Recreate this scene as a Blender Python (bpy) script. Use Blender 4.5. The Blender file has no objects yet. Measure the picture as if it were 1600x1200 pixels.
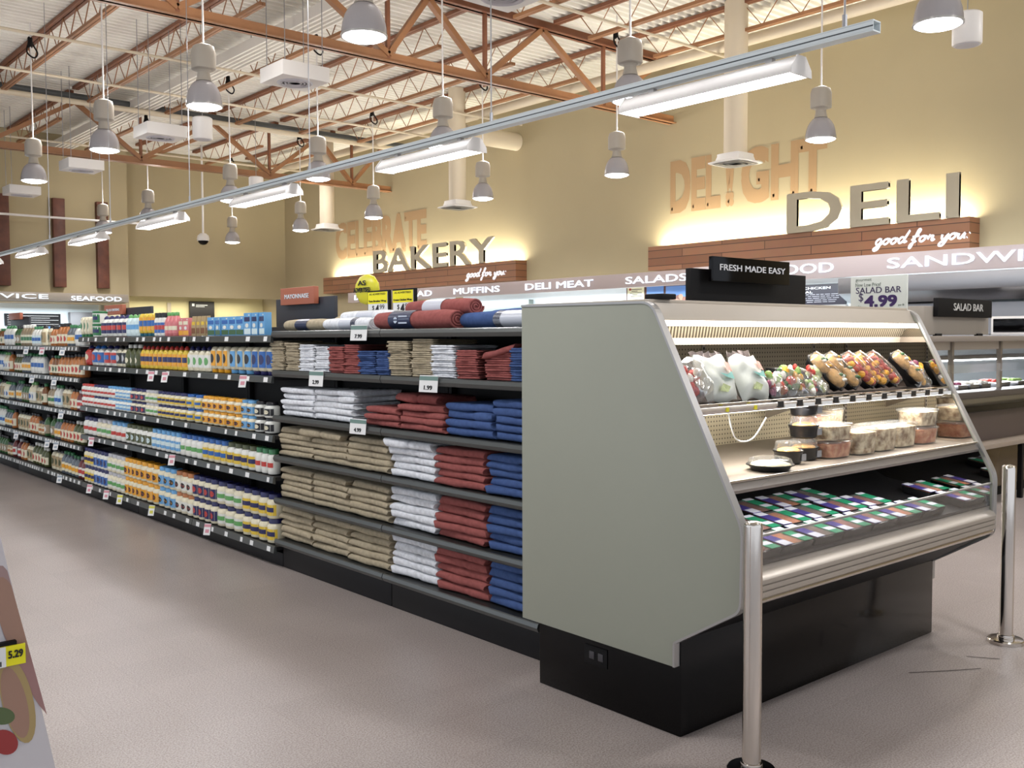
import bpy, bmesh, math, random
from mathutils import Matrix, Vector
random.seed(7)
S = bpy.context.scene
COL = S.collection
PI = math.pi

# ------------------------------------------------------------------ camera, world, lights, exposure
cd = bpy.data.cameras.new('camera'); cam = bpy.data.objects.new('camera', cd); COL.objects.link(cam)
cd.sensor_fit = 'HORIZONTAL'; cd.sensor_width = 36.0; cd.lens = 1525.2 / 1600 * 36; cd.clip_end = 200
yaw, pit, rol = 0.858017, -0.0470577, -0.0035345
fw = Vector((math.cos(yaw)*math.cos(pit), math.sin(yaw)*math.cos(pit), math.sin(pit)))
rt = fw.cross(Vector((0, 0, 1))).normalized(); up = rt.cross(fw)
r2 = math.cos(rol)*rt + math.sin(rol)*up; u2 = -math.sin(rol)*rt + math.cos(rol)*up
cam.matrix_world = Matrix(((r2.x, u2.x, -fw.x, 0), (r2.y, u2.y, -fw.y, 0), (r2.z, u2.z, -fw.z, 1.52), (0, 0, 0, 1)))
S.camera = cam
w = bpy.data.worlds.new('world'); S.world = w; w.use_nodes = True
w.node_tree.nodes['Background'].inputs[0].default_value = (0.90, 0.96, 1.06, 1)
w.node_tree.nodes['Background'].inputs[1].default_value = 0.62
S.view_settings.view_transform = 'Standard'; S.view_settings.look = 'None'
S.view_settings.gamma = 1; S.view_settings.use_curve_mapping = False
S.view_settings.exposure = 0.92
try:
    S.cycles.use_denoising = True; S.cycles.max_bounces = 7; S.cycles.diffuse_bounces = 3
    S.cycles.transparent_max_bounces = 12; S.cycles.sample_clamp_indirect = 4
except Exception: pass
LAMP_W, KITCHEN_W, COVE_W, TRACK_E, CASE_W = 46, 40, 115, 7, 3.4

def area(name, loc, size, energy, rot=(0, 0, 0), col=(1, 1, 1)):
    l = bpy.data.lights.new(name, 'AREA'); l.shape = 'RECTANGLE'; l.size, l.size_y = size; l.energy = energy; l.color = col
    o = bpy.data.objects.new(name, l); COL.objects.link(o); o.location = loc; o.rotation_euler = rot; return o
# fluorescent runs behind the deli header, above the seafood service area, the alcove and the salad bar
for i, y in enumerate((5.5, 9.0, 12.5, 16.0)): area('kitchen_light', (12.45, y, 2.32), (0.7, 3.2), KITCHEN_W, (0, 0, 0), (0.88, 0.96, 1))
area('service_light', (4.5, 24.6, 2.3), (7.0, 0.9), 200, (0, 0, 0), (0.85, 0.93, 1))
area('alcove_light', (10.7, 25.4, 2.55), (3.5, 0.6), 22, (0, 0, 0), (1, 0.95, 0.75))
# cove tubes hidden behind the two wooden boards
area('cove_light', (12.86, 18.3, 3.02), (0.06, 7.2), COVE_W, (0, -PI*0.93, 0), (1, 0.95, 0.78))
area('cove_light', (12.86, 8.42, 3.02), (0.06, 5.2), COVE_W*0.85, (0, -PI*0.93, 0), (1, 0.95, 0.78))
area('case_light', (3.87, 2.455, 1.565), (1.9, 0.04), CASE_W, (-0.05, 0, 0), (1, 0.97, 0.92))
area('shelf_light', (3.87, 2.30, 1.222), (1.9, 0.04), 7, (0.35, 0, 0), (1, 0.97, 0.92))
area('shelf_light', (3.87, 2.16, 0.945), (1.9, 0.03), 2.5, (0.2, 0, 0), (1, 0.97, 0.95))
area('salad_bar_light', (9.6, 4.5, 1.27), (4.0, 0.12), 14, (0, 0, 0), (0.9, 0.95, 1))

# ------------------------------------------------------------------ materials
def lin(c): return tuple((x/255/12.92 if x/255 <= 0.04045 else ((x/255+0.055)/1.055)**2.4) for x in c)
MATS = {}
def M(name, rgb, rough=0.5, metal=0.0, bump=None, var=None, emit=0, spec=None, alpha=None, trans=0):
    if name in MATS: return MATS[name]
    m = bpy.data.materials.new(name); m.use_nodes = True; nt = m.node_tree; b = nt.nodes['Principled BSDF']
    c = (*lin(rgb), 1)
    b.inputs['Base Color'].default_value = c; b.inputs['Roughness'].default_value = rough; b.inputs['Metallic'].default_value = metal
    if spec is not None: b.inputs['Specular IOR Level'].default_value = spec
    if alpha is not None: b.inputs['Alpha'].default_value = alpha
    if trans: b.inputs['Transmission Weight'].default_value = trans
    if emit:
        b.inputs['Emission Color'].default_value = c; b.inputs['Emission Strength'].default_value = emit
    m.diffuse_color = c
    if bump or var: tc = nt.nodes.new('ShaderNodeTexCoord')
    if var:
        n = nt.nodes.new('ShaderNodeTexNoise'); n.inputs['Scale'].default_value = var[0]; n.inputs['Detail'].default_value = 4
        nt.links.new(tc.outputs['Object'], n.inputs['Vector'])
        mx = nt.nodes.new('ShaderNodeMix'); mx.data_type = 'RGBA'
        d = var[1]; c2 = var[2] if len(var) > 2 else None
        mx.inputs[6].default_value = tuple(x*(1-d) for x in c[:3])+(1,) if not c2 else (*lin(c2), 1)
        mx.inputs[7].default_value = tuple(min(1, x*(1+d)) for x in c[:3])+(1,) if not c2 else c
        rm = nt.nodes.new('ShaderNodeMapRange'); rm.inputs[1].default_value = 0.35; rm.inputs[2].default_value = 0.65
        nt.links.new(n.outputs['Fac'], rm.inputs[0]); nt.links.new(rm.outputs[0], mx.inputs[0])
        nt.links.new(mx.outputs[2], b.inputs['Base Color'])
    if bump:
        n = nt.nodes.new('ShaderNodeTexNoise'); n.inputs['Scale'].default_value = bump[0]; n.inputs['Detail'].default_value = 3
        nt.links.new(tc.outputs['Object'], n.inputs['Vector'])
        bp = nt.nodes.new('ShaderNodeBump'); bp.inputs['Strength'].default_value = bump[1]; bp.inputs['Distance'].default_value = 0.01
        nt.links.new(n.outputs['Fac'], bp.inputs['Height']); nt.links.new(bp.outputs['Normal'], b.inputs['Normal'])
    MATS[name] = m; return m
def clear(name, rgb, gloss=0.12, tint=0.1):
    m = bpy.data.materials.new(name); m.use_nodes = True; nt = m.node_tree; nt.nodes.clear()
    o = nt.nodes.new('ShaderNodeOutputMaterial'); t = nt.nodes.new('ShaderNodeBsdfTransparent'); g = nt.nodes.new('ShaderNodeBsdfGlossy')
    d = nt.nodes.new('ShaderNodeBsdfDiffuse'); d.inputs[0].default_value = (*lin(rgb), 1); g.inputs['Roughness'].default_value = 0.06
    a = nt.nodes.new('ShaderNodeMixShader'); a.inputs[0].default_value = tint; nt.links.new(t.outputs[0], a.inputs[1]); nt.links.new(d.outputs[0], a.inputs[2])
    b = nt.nodes.new('ShaderNodeMixShader'); lw = nt.nodes.new('ShaderNodeLayerWeight'); lw.inputs[0].default_value = 0.3
    ml = nt.nodes.new('ShaderNodeMath'); ml.operation = 'MULTIPLY_ADD'; ml.inputs[1].default_value = 0.35; ml.inputs[2].default_value = gloss
    nt.links.new(lw.outputs['Fresnel'], ml.inputs[0]); nt.links.new(ml.outputs[0], b.inputs[0])
    nt.links.new(a.outputs[0], b.inputs[1]); nt.links.new(g.outputs[0], b.inputs[2]); nt.links.new(b.outputs[0], o.inputs[0])
    MATS[name] = m; return m
def wood_planks():
    m = M('brown_planks', (118, 76, 52), 0.5); nt = m.node_tree; b = nt.nodes['Principled BSDF']
    tc = nt.nodes.new('ShaderNodeTexCoord'); sx = nt.nodes.new('ShaderNodeSeparateXYZ'); cb = nt.nodes.new('ShaderNodeCombineXYZ')
    nt.links.new(tc.outputs['Object'], sx.inputs[0]); nt.links.new(sx.outputs[1], cb.inputs[0]); nt.links.new(sx.outputs[2], cb.inputs[1])
    br = nt.nodes.new('ShaderNodeTexBrick'); nt.links.new(cb.outputs[0], br.inputs['Vector'])
    br.inputs['Scale'].default_value = 1; br.inputs['Brick Width'].default_value = 1.6; br.inputs['Row Height'].default_value = 0.13
    br.inputs['Mortar Size'].default_value = 0.006; br.inputs['Color1'].default_value = (*lin((156, 108, 76)), 1)
    br.inputs['Color2'].default_value = (*lin((130, 86, 58)), 1); br.inputs['Mortar'].default_value = (*lin((76, 48, 32)), 1)
    n = nt.nodes.new('ShaderNodeTexNoise'); n.inputs['Scale'].default_value = 5; nt.links.new(tc.outputs['Object'], n.inputs['Vector'])
    mx = nt.nodes.new('ShaderNodeMix'); mx.data_type = 'RGBA'; mx.blend_type = 'MULTIPLY'; mx.inputs[0].default_value = 0.5
    nt.links.new(br.outputs[0], mx.inputs[6]); nt.links.new(n.outputs['Color'], mx.inputs[7]); 
    mx2 = nt.nodes.new('ShaderNodeMix'); mx2.data_type = 'RGBA'; mx2.blend_type = 'MIX'; mx2.inputs[0].default_value = 0.35
    nt.links.new(br.outputs[0], mx2.inputs[6]); nt.links.new(mx.outputs[2], mx2.inputs[7]); nt.links.new(mx2.outputs[2], b.inputs['Base Color'])
    return m
def floor_mat():
    m = M('speckled_vinyl_tile', (196, 182, 172), 0.32, spec=0.45); nt = m.node_tree; b = nt.nodes['Principled BSDF']
    tc = nt.nodes.new('ShaderNodeTexCoord')
    n1 = nt.nodes.new('ShaderNodeTexNoise'); n1.inputs['Scale'].default_value = 150; n1.inputs['Detail'].default_value = 3
    n2 = nt.nodes.new('ShaderNodeTexNoise'); n2.inputs['Scale'].default_value = 1.3; n2.inputs['Detail'].default_value = 5
    br = nt.nodes.new('ShaderNodeTexBrick'); br.offset = 0; br.inputs['Scale'].default_value = 1; br.inputs['Brick Width'].default_value = 0.305
    br.inputs['Row Height'].default_value = 0.305; br.inputs['Mortar Size'].default_value = 0.0012
    br.inputs['Color1'].default_value = (1, 1, 1, 1); br.inputs['Color2'].default_value = (0.93, 0.93, 0.93, 1); br.inputs['Mortar'].default_value = (0.82, 0.8, 0.78, 1)
    for n in (n1, n2, br): nt.links.new(tc.outputs['Object'], n.inputs['Vector'])
    r1 = nt.nodes.new('ShaderNodeValToRGB'); e = r1.color_ramp.elements
    e[0].position = 0.36; e[0].color = (*lin((140, 127, 121)), 1); e[1].position = 0.56; e[1].color = (*lin((174, 164, 159)), 1)
    e2 = e.new(0.7); e2.color = (*lin((186, 177, 172)), 1)
    nt.links.new(n1.outputs['Fac'], r1.inputs[0])
    r2 = nt.nodes.new('ShaderNodeValToRGB'); r2.color_ramp.elements[0].position = 0.3; r2.color_ramp.elements[0].color = (0.86, 0.85, 0.84, 1)
    r2.color_ramp.elements[1].position = 0.7; r2.color_ramp.elements[1].color = (1, 1, 1, 1); nt.links.new(n2.outputs['Fac'], r2.inputs[0])
    a = nt.nodes.new('ShaderNodeMix'); a.data_type = 'RGBA'; a.blend_type = 'MULTIPLY'; a.inputs[0].default_value = 1
    c = nt.nodes.new('ShaderNodeMix'); c.data_type = 'RGBA'; c.blend_type = 'MULTIPLY'; c.inputs[0].default_value = 1
    nt.links.new(r1.outputs[0], a.inputs[6]); nt.links.new(r2.outputs[0], a.inputs[7]); nt.links.new(a.outputs[2], c.inputs[6]); nt.links.new(br.outputs[0], c.inputs[7])
    nt.links.new(c.outputs[2], b.inputs['Base Color'])
    bp = nt.nodes.new('ShaderNodeBump'); bp.inputs['Strength'].default_value = 0.06; nt.links.new(n1.outputs['Fac'], bp.inputs['Height']); nt.links.new(bp.outputs[0], b.inputs['Normal'])
    return m
def dots_mat(name, base, dot, step, rad, axes=(0, 2), diag=False):
    m = M(name, base, 0.5); nt = m.node_tree; b = nt.nodes['Principled BSDF']
    tc = nt.nodes.new('ShaderNodeTexCoord'); sx = nt.nodes.new('ShaderNodeSeparateXYZ'); nt.links.new(tc.outputs['Object'], sx.inputs[0])
    def mth(op, a, bb=None):
        n = nt.nodes.new('ShaderNodeMath'); n.operation = op
        for i, v in enumerate((a, bb)):
            if v is None: continue
            if isinstance(v, (int, float)): n.inputs[i].default_value = v
            else: nt.links.new(v, n.inputs[i])
        return n.outputs[0]
    u, v = sx.outputs[axes[0]], sx.outputs[axes[1]]
    if diag: f = mth('LESS_THAN', mth('FRACT', mth('DIVIDE', mth('ADD', u, mth('MULTIPLY', v, 0.7)), step)), rad)
    else:
        du = mth('SUBTRACT', mth('FRACT', mth('DIVIDE', u, step)), 0.5); dv = mth('SUBTRACT', mth('FRACT', mth('DIVIDE', v, step)), 0.5)
        f = mth('LESS_THAN', mth('ADD', mth('MULTIPLY', du, du), mth('MULTIPLY', dv, dv)), rad*rad)
    mx = nt.nodes.new('ShaderNodeMix'); mx.data_type = 'RGBA'; mx.inputs[6].default_value = (*lin(base), 1); mx.inputs[7].default_value = (*lin(dot), 1)
    nt.links.new(f, mx.inputs[0]); nt.links.new(mx.outputs[2], b.inputs['Base Color']); return m

BEIGE = M('beige_wall_paint', (166, 152, 120), 0.85, bump=(40, 0.05), var=(0.6, 0.03))
CREAM = M('pale_yellow_paint', (226, 216, 170), 0.8)
WHITEWALL = M('white_kitchen_panel', (214, 226, 232), 0.4)
TAN = M('tan_steel_paint', (150, 104, 68), 0.5, var=(3, 0.1))
RUST = M('rust_brown_steel_paint', (128, 80, 54), 0.55, var=(3, 0.1))
DECK = M('cream_roof_deck', (226, 222, 212), 0.7)
WHITEM = M('white_enamel', (222, 218, 214), 0.45)
DUCT = M('white_duct_paint', (206, 192, 168), 0.6)
BLACKP = M('black_laminate', (6, 5, 6), 0.1, spec=0.2)
BLACKM = M('matte_black', (14, 13, 14), 0.6, spec=0.2)
CHROME = M('polished_chrome', (205, 198, 190), 0.12, 1.0)
STEEL = M('brushed_steel', (165, 165, 168), 0.3, 1.0, bump=(120, 0.05))
GREYG = M('sage_grey_panel', (150, 152, 138), 0.45, var=(1.5, 0.02))
ALU = M('aluminium_trim', (168, 166, 164), 0.35, 0.7)
SHELF = M('charcoal_steel_shelf', (52, 54, 53), 0.32, 0.3)
SHELFD = M('dark_shelf_interior', (24, 23, 23), 0.6)
KICK = M('dark_grey_kick_plate', (24, 23, 25), 0.5, spec=0.25)
CREAMM = M('cream_case_paint', (186, 174, 158), 0.4)
GLASS = clear('clear_glass', (200, 210, 205), -0.02, 0.01)
PLASTIC = clear('clear_plastic_lid', (235, 235, 230), 0.04, 0.07)
EM = M('white_lamp_glow', (255, 252, 250), 0.4, emit=TRACK_E)
LENS = M('lit_lens', (250, 248, 255), 0.4, emit=9)
CASEEM = M('case_tube_glow', (255, 250, 240), 0.4, emit=6)
WTEXT = M('white_letter', (232, 236, 240), 0.5)
GLOWTEXT = M('white_letter_added_glow', (225, 235, 245), 0.5, emit=0.55)  # plain white letters, with a glow added to brighten them
BTEXT = M('black_print', (20, 20, 24), 0.6)
WHITEP = M('white_card', (226, 226, 224), 0.6)
PLANKS = wood_planks(); FLOOR = floor_mat()

# ------------------------------------------------------------------ mesh helpers
class MB:
    def __init__(s): s.v = []; s.f = []; s.m = []
    def add(s, vs, fs, mi=0):
        k = len(s.v); s.v += [tuple(p) for p in vs]; s.f += [tuple(i+k for i in f) for f in fs]; s.m += [mi]*len(fs); return s
    def box(s, x0, x1, y0, y1, z0, z1, mi=0):
        return s.add([(x0, y0, z0), (x1, y0, z0), (x1, y1, z0), (x0, y1, z0), (x0, y0, z1), (x1, y0, z1), (x1, y1, z1), (x0, y1, z1)],
                     [(3, 2, 1, 0), (4, 5, 6, 7), (0, 1, 5, 4), (1, 2, 6, 5), (2, 3, 7, 6), (3, 0, 4, 7)], mi)
    def prism(s, poly, axis, a0, a1, mi=0):
        n = len(poly); P = lambda a, p: (a, p[0], p[1]) if axis == 'x' else ((p[0], a, p[1]) if axis == 'y' else (p[0], p[1], a))
        vs = [P(a0, p) for p in poly]+[P(a1, p) for p in poly]
        return s.add(vs, [tuple(range(n))[::-1], tuple(range(n, 2*n))]+[(i, (i+1) % n, n+(i+1) % n, n+i) for i in range(n)], mi)
    def lathe(s, prof, c=(0, 0, 0), n=20, e=2.0, ax=1.0, ay=1.0, mi=0, dx=0.0):
        vs = []
        for r, z in prof:
            for k in range(n):
                a = 2*PI*k/n; ca, sa = math.cos(a), math.sin(a); q = (abs(ca)**e+abs(sa)**e)**(-1/e)
                vs.append((c[0]+r*q*ca*ax+dx*z, c[1]+r*q*sa*ay, c[2]+z))
        fs = [(i*n+k, i*n+(k+1) % n, (i+1)*n+(k+1) % n, (i+1)*n+k) for i in range(len(prof)-1) for k in range(n)]
        fs += [tuple(range(n))[::-1], tuple((len(prof)-1)*n+k for k in range(n))]
        return s.add(vs, fs, mi)
    def tube(s, pts, r, n=8, mi=0):
        pts = [Vector(p) for p in pts]; vs = []; prev = None
        for i, p in enumerate(pts):
            t = (pts[min(i+1, len(pts)-1)]-pts[max(i-1, 0)]).normalized()
            a = prev if prev is not None else (Vector((0, 0, 1)) if abs(t.z) < 0.9 else Vector((1, 0, 0)))
            u = (a-t*a.dot(t)).normalized(); prev = u; w_ = t.cross(u); rr = r[i] if isinstance(r, (list, tuple)) else r
            vs += [p+u*math.cos(2*PI*k/n)*rr+w_*math.sin(2*PI*k/n)*rr for k in range(n)]
        m = len(pts)
        fs = [(i*n+k, i*n+(k+1) % n, (i+1)*n+(k+1) % n, (i+1)*n+k) for i in range(m-1) for k in range(n)]
        return s.add(vs, fs+[tuple(range(n))[::-1], tuple((m-1)*n+k for k in range(n))], mi)
    def bar(s, a, b, w_, h, mi=0):      # rectangular bar from a to b
        a, b = Vector(a), Vector(b); t = (b-a).normalized(); q = Vector((0, 0, 1)) if abs(t.z) < 0.95 else Vector((0, 1, 0))
        u = t.cross(q).normalized()*w_/2; v = u.cross(t).normalized()*h/2
        vs = [p+x*u+y*v for p in (a, b) for x, y in ((-1, -1), (1, -1), (1, 1), (-1, 1))]
        return s.add(vs, [(3, 2, 1, 0), (4, 5, 6, 7)]+[(i, (i+1) % 4, 4+(i+1) % 4, 4+i) for i in range(4)], mi)
    def mesh(s, name, mats, bev=0, smooth=40):
        me = bpy.data.meshes.new(name); me.from_pydata(s.v, [], s.f)
        for m in (mats if isinstance(mats, (list, tuple)) else [mats]): me.materials.append(m)
        me.polygons.foreach_set('material_index', s.m)
        bm = bmesh.new(); bm.from_mesh(me); bmesh.ops.recalc_face_normals(bm, faces=bm.faces)
        if bev:
            ed = [e for e in bm.edges if len(e.link_faces) == 2 and e.calc_face_angle(0) > 0.6]
            bmesh.ops.bevel(bm, geom=ed, offset=bev, segments=2, profile=0.6, affect='EDGES', clamp_overlap=True)
        bm.to_mesh(me); bm.free()
        if smooth:
            me.polygons.foreach_set('use_smooth', [True]*len(me.polygons)); me.set_sharp_from_angle(angle=math.radians(smooth))
        me.update(); return me
    def build(s, name, mats, parent=None, bev=0, smooth=40):
        return link(name, s.mesh(name, mats, bev, smooth), parent)
def link(name, me, parent=None):
    o = bpy.data.objects.new(name, me); COL.objects.link(o)
    if parent:
        o.parent = parent; o.matrix_parent_inverse = Matrix.Translation(-parent.location)
    return o
def tag(o, label=None, cat=None, group=None, kind=None):
    if label: o['label'] = label
    if cat: o['category'] = cat
    if group: o['group'] = group
    if kind: o['kind'] = kind
    return o
def thing(name, label, cat, loc=(0, 0, 0), group=None, kind=None):
    o = bpy.data.objects.new(name, None); COL.objects.link(o); o.location = loc; o.empty_display_size = 0.05
    return tag(o, label, cat, group, kind)
def kids(o): return [c for c in ALLKIDS.get(o.name, [])] if False else list(o.children)
def copy_tree(o, parent=None):
    c = o.copy(); COL.objects.link(c)
    if parent: c.parent = parent
    for ch in kids(o): copy_tree(ch, c)
    return c
def struct(name, mb, mats, smooth=0, label=None):
    o = mb.build(name, mats, None, 0, smooth); o['kind'] = 'structure'
    if label: o['label'] = label
    return o
R_X, R_NY = ((0, -1, 0), (0, 0, 1)), ((1, 0, 0), (0, 0, 1))      # reading directions: on faces seen along +X, and along +Y
def text_mesh(txt, right, upv, org, W, H, depth=0.004, bold=0.0, shear=0.0):
    cu = bpy.data.curves.new('t', 'FONT'); cu.body = txt; cu.extrude = 0.5; cu.shear = shear; cu.resolution_u = 3
    o = bpy.data.objects.new('t', cu); COL.objects.link(o); dg = bpy.context.evaluated_depsgraph_get()
    me = bpy.data.meshes.new_from_object(o.evaluated_get(dg)); bpy.data.objects.remove(o); bpy.data.curves.remove(cu)
    xs = [v.co.x for v in me.vertices]; ys = [v.co.y for v in me.vertices]; x0, y0 = min(xs), min(ys); sx, sy = W/(max(xs)-x0), H/(max(ys)-y0)
    r, u = Vector(right), Vector(upv); n = r.cross(u); org = Vector(org)
    if bold:
        co = [v.co.copy() for v in me.vertices]; fs = [tuple(p.vertices) for p in me.polygons]; k = len(co); av = []; af = []
        for j, (dx, dy) in enumerate(((-bold, -bold), (bold, -bold), (bold, bold), (-bold, bold), (0, 0))):
            av += [c+Vector((dx, dy, 0.0004*j/max(depth, 1e-4) if j < 4 else 0)) for c in co]; af += [tuple(i+j*k for i in f) for f in fs]
        bpy.data.meshes.remove(me); me = bpy.data.meshes.new('t'); me.from_pydata(av, [], af)
        xs = [v.x for v in av]; ys = [v.y for v in av]; x0, y0 = min(xs), min(ys); sx, sy = W/(max(xs)-x0), H/(max(ys)-y0)
    for v in me.vertices: v.co = org+r*((v.co.x-x0)*sx)+u*((v.co.y-y0)*sy)+n*((v.co.z+0.5)*depth)
    me.update(); return me
def text(name, txt, mat, parent, org, W, H, d=R_X, depth=0.004, bold=0.0, shear=0.0):
    me = text_mesh(txt, d[0], d[1], org, W, H, depth, bold, shear); me.materials.clear(); me.materials.append(mat); me.name = name
    return link(name, me, parent)
ORD = 'first second third fourth fifth sixth seventh eighth ninth tenth eleventh twelfth thirteenth fourteenth fifteenth sixteenth seventeenth eighteenth nineteenth twentieth'.split()
def nth(i):
    if i < 20: return ORD[i]
    return ('twenty', 'thirty', 'forty', 'fifty', 'sixty')[i//10-2 if (i+1) % 10 else (i+1)//10-2]+('-'+ORD[i % 10] if i % 10 < 9 else '')
def smoothpath(P, n=6):
    out = []
    for i in range(len(P)-1):
        a, b, c, d = P[max(i-1, 0)], P[i], P[i+1], P[min(i+2, len(P)-1)]
        for k in range(n):
            t = k/n
            out.append(tuple(0.5*(2*b[j]+(c[j]-a[j])*t+(2*a[j]-5*b[j]+4*c[j]-d[j])*t*t+(3*b[j]-a[j]-3*c[j]+d[j])*t**3) for j in range(len(b))))
    return out+[P[-1]]

# ------------------------------------------------------------------ setting
struct('floor', MB().box(-9, 15, -7, 27.5, -0.1, 0), FLOOR)
b = MB(); pts = []
y = -7.0
while y < 26.9:
    pts += [(y, 6.235), (y+0.05, 6.235), (y+0.065, 6.275), (y+0.135, 6.275), (y+0.15, 6.235)]; y += 0.15
n = len(pts); b.add([(x, p[0], p[1]) for x in (-9, 15) for p in pts], [(i, i+1, n+i+1, n+i) for i in range(n-1)])
struct('ceiling', b, DECK, label='cream corrugated steel roof deck')
wr = struct('wall_right', MB().box(13.0, 13.25, -7, 27.5, 0, 6.24), BEIGE)
struct('wall_back', MB().box(8.5, 13.0, 24.6, 24.8, 2.6, 6.24).box(8.4, 8.5, 24.0, 26.0, 0, 6.24).box(-9, 8.4, 24.0, 24.2, 2.35, 6.24), BEIGE)
struct('wall_alcove', MB().box(8.5, 13.0, 26.0, 26.2, 0, 2.7), CREAM)
struct('wall_service', MB().box(-9, 8.3, 25.6, 25.8, 0, 2.5), WHITEWALL)
struct('wall_kitchen', MB().box(12.97, 13.0, 4.0, 16.6, 0, 2.5).box(12.97, 13.0, 16.9, 17.8, 0, 2.5), WHITEWALL)
struct('trim_1', MB().box(9.55, 9.75, 25.95, 26.0, 0, 2.2).box(10.2, 10.3, 25.95, 26.0, 0, 2.5), CREAMM, label='pale door casing in the far alcove')
# painted words on the right wall
PAINT = M('tan_wall_lettering', (158, 128, 92), 0.85)
text('painted_word', 'CELEBRATE', PAINT, wr, (13.0-0.001, 21.9, 3.52), 3.95, 0.92, depth=0.0015, bold=0.045)
text('painted_word', 'DEL', PAINT, wr, (12.999, 10.9, 3.62), 1.05, 0.88, depth=0.0015, bold=0.045)
text('painted_word', '!', PAINT, wr, (12.999, 9.75, 3.62), 0.16, 0.88, depth=0.0015, bold=0.045)
text('painted_word', 'GHT', PAINT, wr, (12.999, 9.45, 3.62), 1.52, 0.88, depth=0.0015, bold=0.045)

# roof joists
proto = {}
JX = [4.5+1.415*i for i in range(6)]; JX = [1.67, 3.085]+JX
SP = [(2.4, 10.72, 'the near bay'), (11.0, 19.27, 'the middle bay'), (19.55, 23.9, 'the far bay')]
for si, (y0, y1, nm) in enumerate(SP):
    for k, x in enumerate(sorted(JX, reverse=True)):
        t = thing('roof_joist', f'brown open-web roof joist, {nth(k)} from the deli wall in {nm} of the roof', 'joist', (x, y0, 6.2), 'open-web roof joists'); t['kind'] = 'structure'
        m = 4 if False else 0
        MB().bar((x-0.032, y0, 6.20), (x-0.032, y1, 6.20), 0.05, 0.05).bar((x+0.032, y0, 6.20), (x+0.032, y1, 6.20), 0.05, 0.05).build('top_chord', RUST, t, 0, 0)
        MB().bar((x-0.025, y0+0.7, 5.81), (x-0.025, y1-0.7, 5.81), 0.04, 0.045).bar((x+0.025, y0+0.7, 5.81), (x+0.025, y1-0.7, 5.81), 0.04, 0.045).build('bottom_chord', TAN, t, 0, 0)
        zz = []; n = int((y1-y0-1.0)/0.3); n -= n % 2
        for i in range(n+1): zz.append((x, y0+0.5+(y1-y0-1.0)*i/n, 6.18 if i % 2 == 0 else 5.82))
        MB().tube(zz, 0.009, 5).build('web_rod', TAN, t, 0, 0)
def girder(lab, y, zb, zt, bots, tops):
    t = thing('roof_girder', lab, 'girder', (8, y, zb)); t['kind'] = 'structure'
    for z, nm, m in ((zb, 'bottom_chord', TAN), (zt, 'top_chord', RUST)):
        x0 = -8
        g = MB()
        for s_ in (-1, 1): g.box(x0, 13, y+s_*0.012, y+s_*0.085, z, z+0.012).box(x0, 13, y+s_*0.012, y+s_*0.024, z, z+0.13)
        g.build(nm, RUST if nm == 'top_chord' else TAN, t, 0, 0)
    al = sorted([(x, 0) for x in bots]+[(x, 1) for x in tops])
    for (a, k), (c, l) in zip(al, al[1:]):
        if k != l: MB().bar((a, y, zt if k else zb+0.1), (c, y, zt if l else zb+0.1), 0.09, 0.075).build('brace', TAN, t, 0, 0)
    for x in bots: MB().bar((x, y, zb+0.05), (x, y, zt), 0.05, 0.05).build('strut', RUST, t, 0, 0)
girder('long brown steel roof girder crossing above the aisle lamps', 10.86, 5.13, 6.1, [1.8, 4.44, 7.26, 8.9, 11.31], [0.4, 3.1, 5.85, 7.9, 9.99, 12.7])
girder('smaller-looking brown roof girder farther back, below the far wall', 19.41, 4.96, 5.98, [1.8, 4.45, 7.16, 9.91, 11.96], [3.3, 5.95, 8.62, 11.1, 12.8])
# long services under the roof
def pipe(name, lab, cat, a, c, r, m, n=12):
    o = MB().tube([a, c], r, n).build(name, m); return tag(o, lab, cat)
pipe('duct_pipe', 'fat cream pipe running along the top of the deli wall', 'pipe', (12.1, -2, 5.86), (12.1, 24.5, 5.86), 0.085, DUCT)
pipe('sprinkler_main', 'dark grey pipe crossing the roof beside the farther girder', 'pipe', (-6, 18.7, 5.92), (13, 18.7, 5.92), 0.055, M('dark_grey_pipe', (74, 76, 76), 0.5))
pipe('sprinkler_pipe', 'cream pipe running beside the dark grey pipe under the roof', 'pipe', (-6, 18.52, 5.78), (12.9, 18.52, 5.78), 0.05, DUCT)
for i, (y, z) in enumerate(((9.2, 5.75), (12.4, 5.72), (14.6, 5.72), (16.7, 5.72), (22.2, 5.72))):
    pipe('sprinkler_branch', f'thin cream sprinkler pipe crossing the roof, {nth(i)} counted from the cooler', 'pipe', (-6, y, z), (12.9, y, z), 0.022, DUCT, 8)['group'] = 'thin sprinkler pipes'
pipe('conduit_pipe', 'thin white conduit hanging across in front of the far wall posts', 'pipe', (3.5, 22.9, 4.2), (9.0, 22.9, 4.2), 0.025, WHITEM, 8)
b = MB(); y0, y1 = 4.0, 23.9; prof = []
for i in range(5): prof += [(6.70+i*0.09, 6.08), (6.735+i*0.09, 6.08), (6.75+i*0.09, 6.12), (6.78+i*0.09, 6.12)]
b.prism([(p[0], p[1]-0.25) for p in prof]+[(7.06, 5.98), (6.70, 5.98)], 'y', y0, y1)
tag(b.build('roof_panel', M('white_corrugated_sheet', (226, 220, 210), 0.6), None, 0, 0), 'white corrugated metal strip hanging lengthwise under the roof', 'panel')
MB().tube([(6.88, 6, 5.97), (6.88, 6, 6.24)], 0.01, 6).tube([(6.88, 14, 5.97), (6.88, 14, 6.24)], 0.01, 6).build('hanger_rod', STEEL, bpy.data.objects['roof_panel'])

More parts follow.
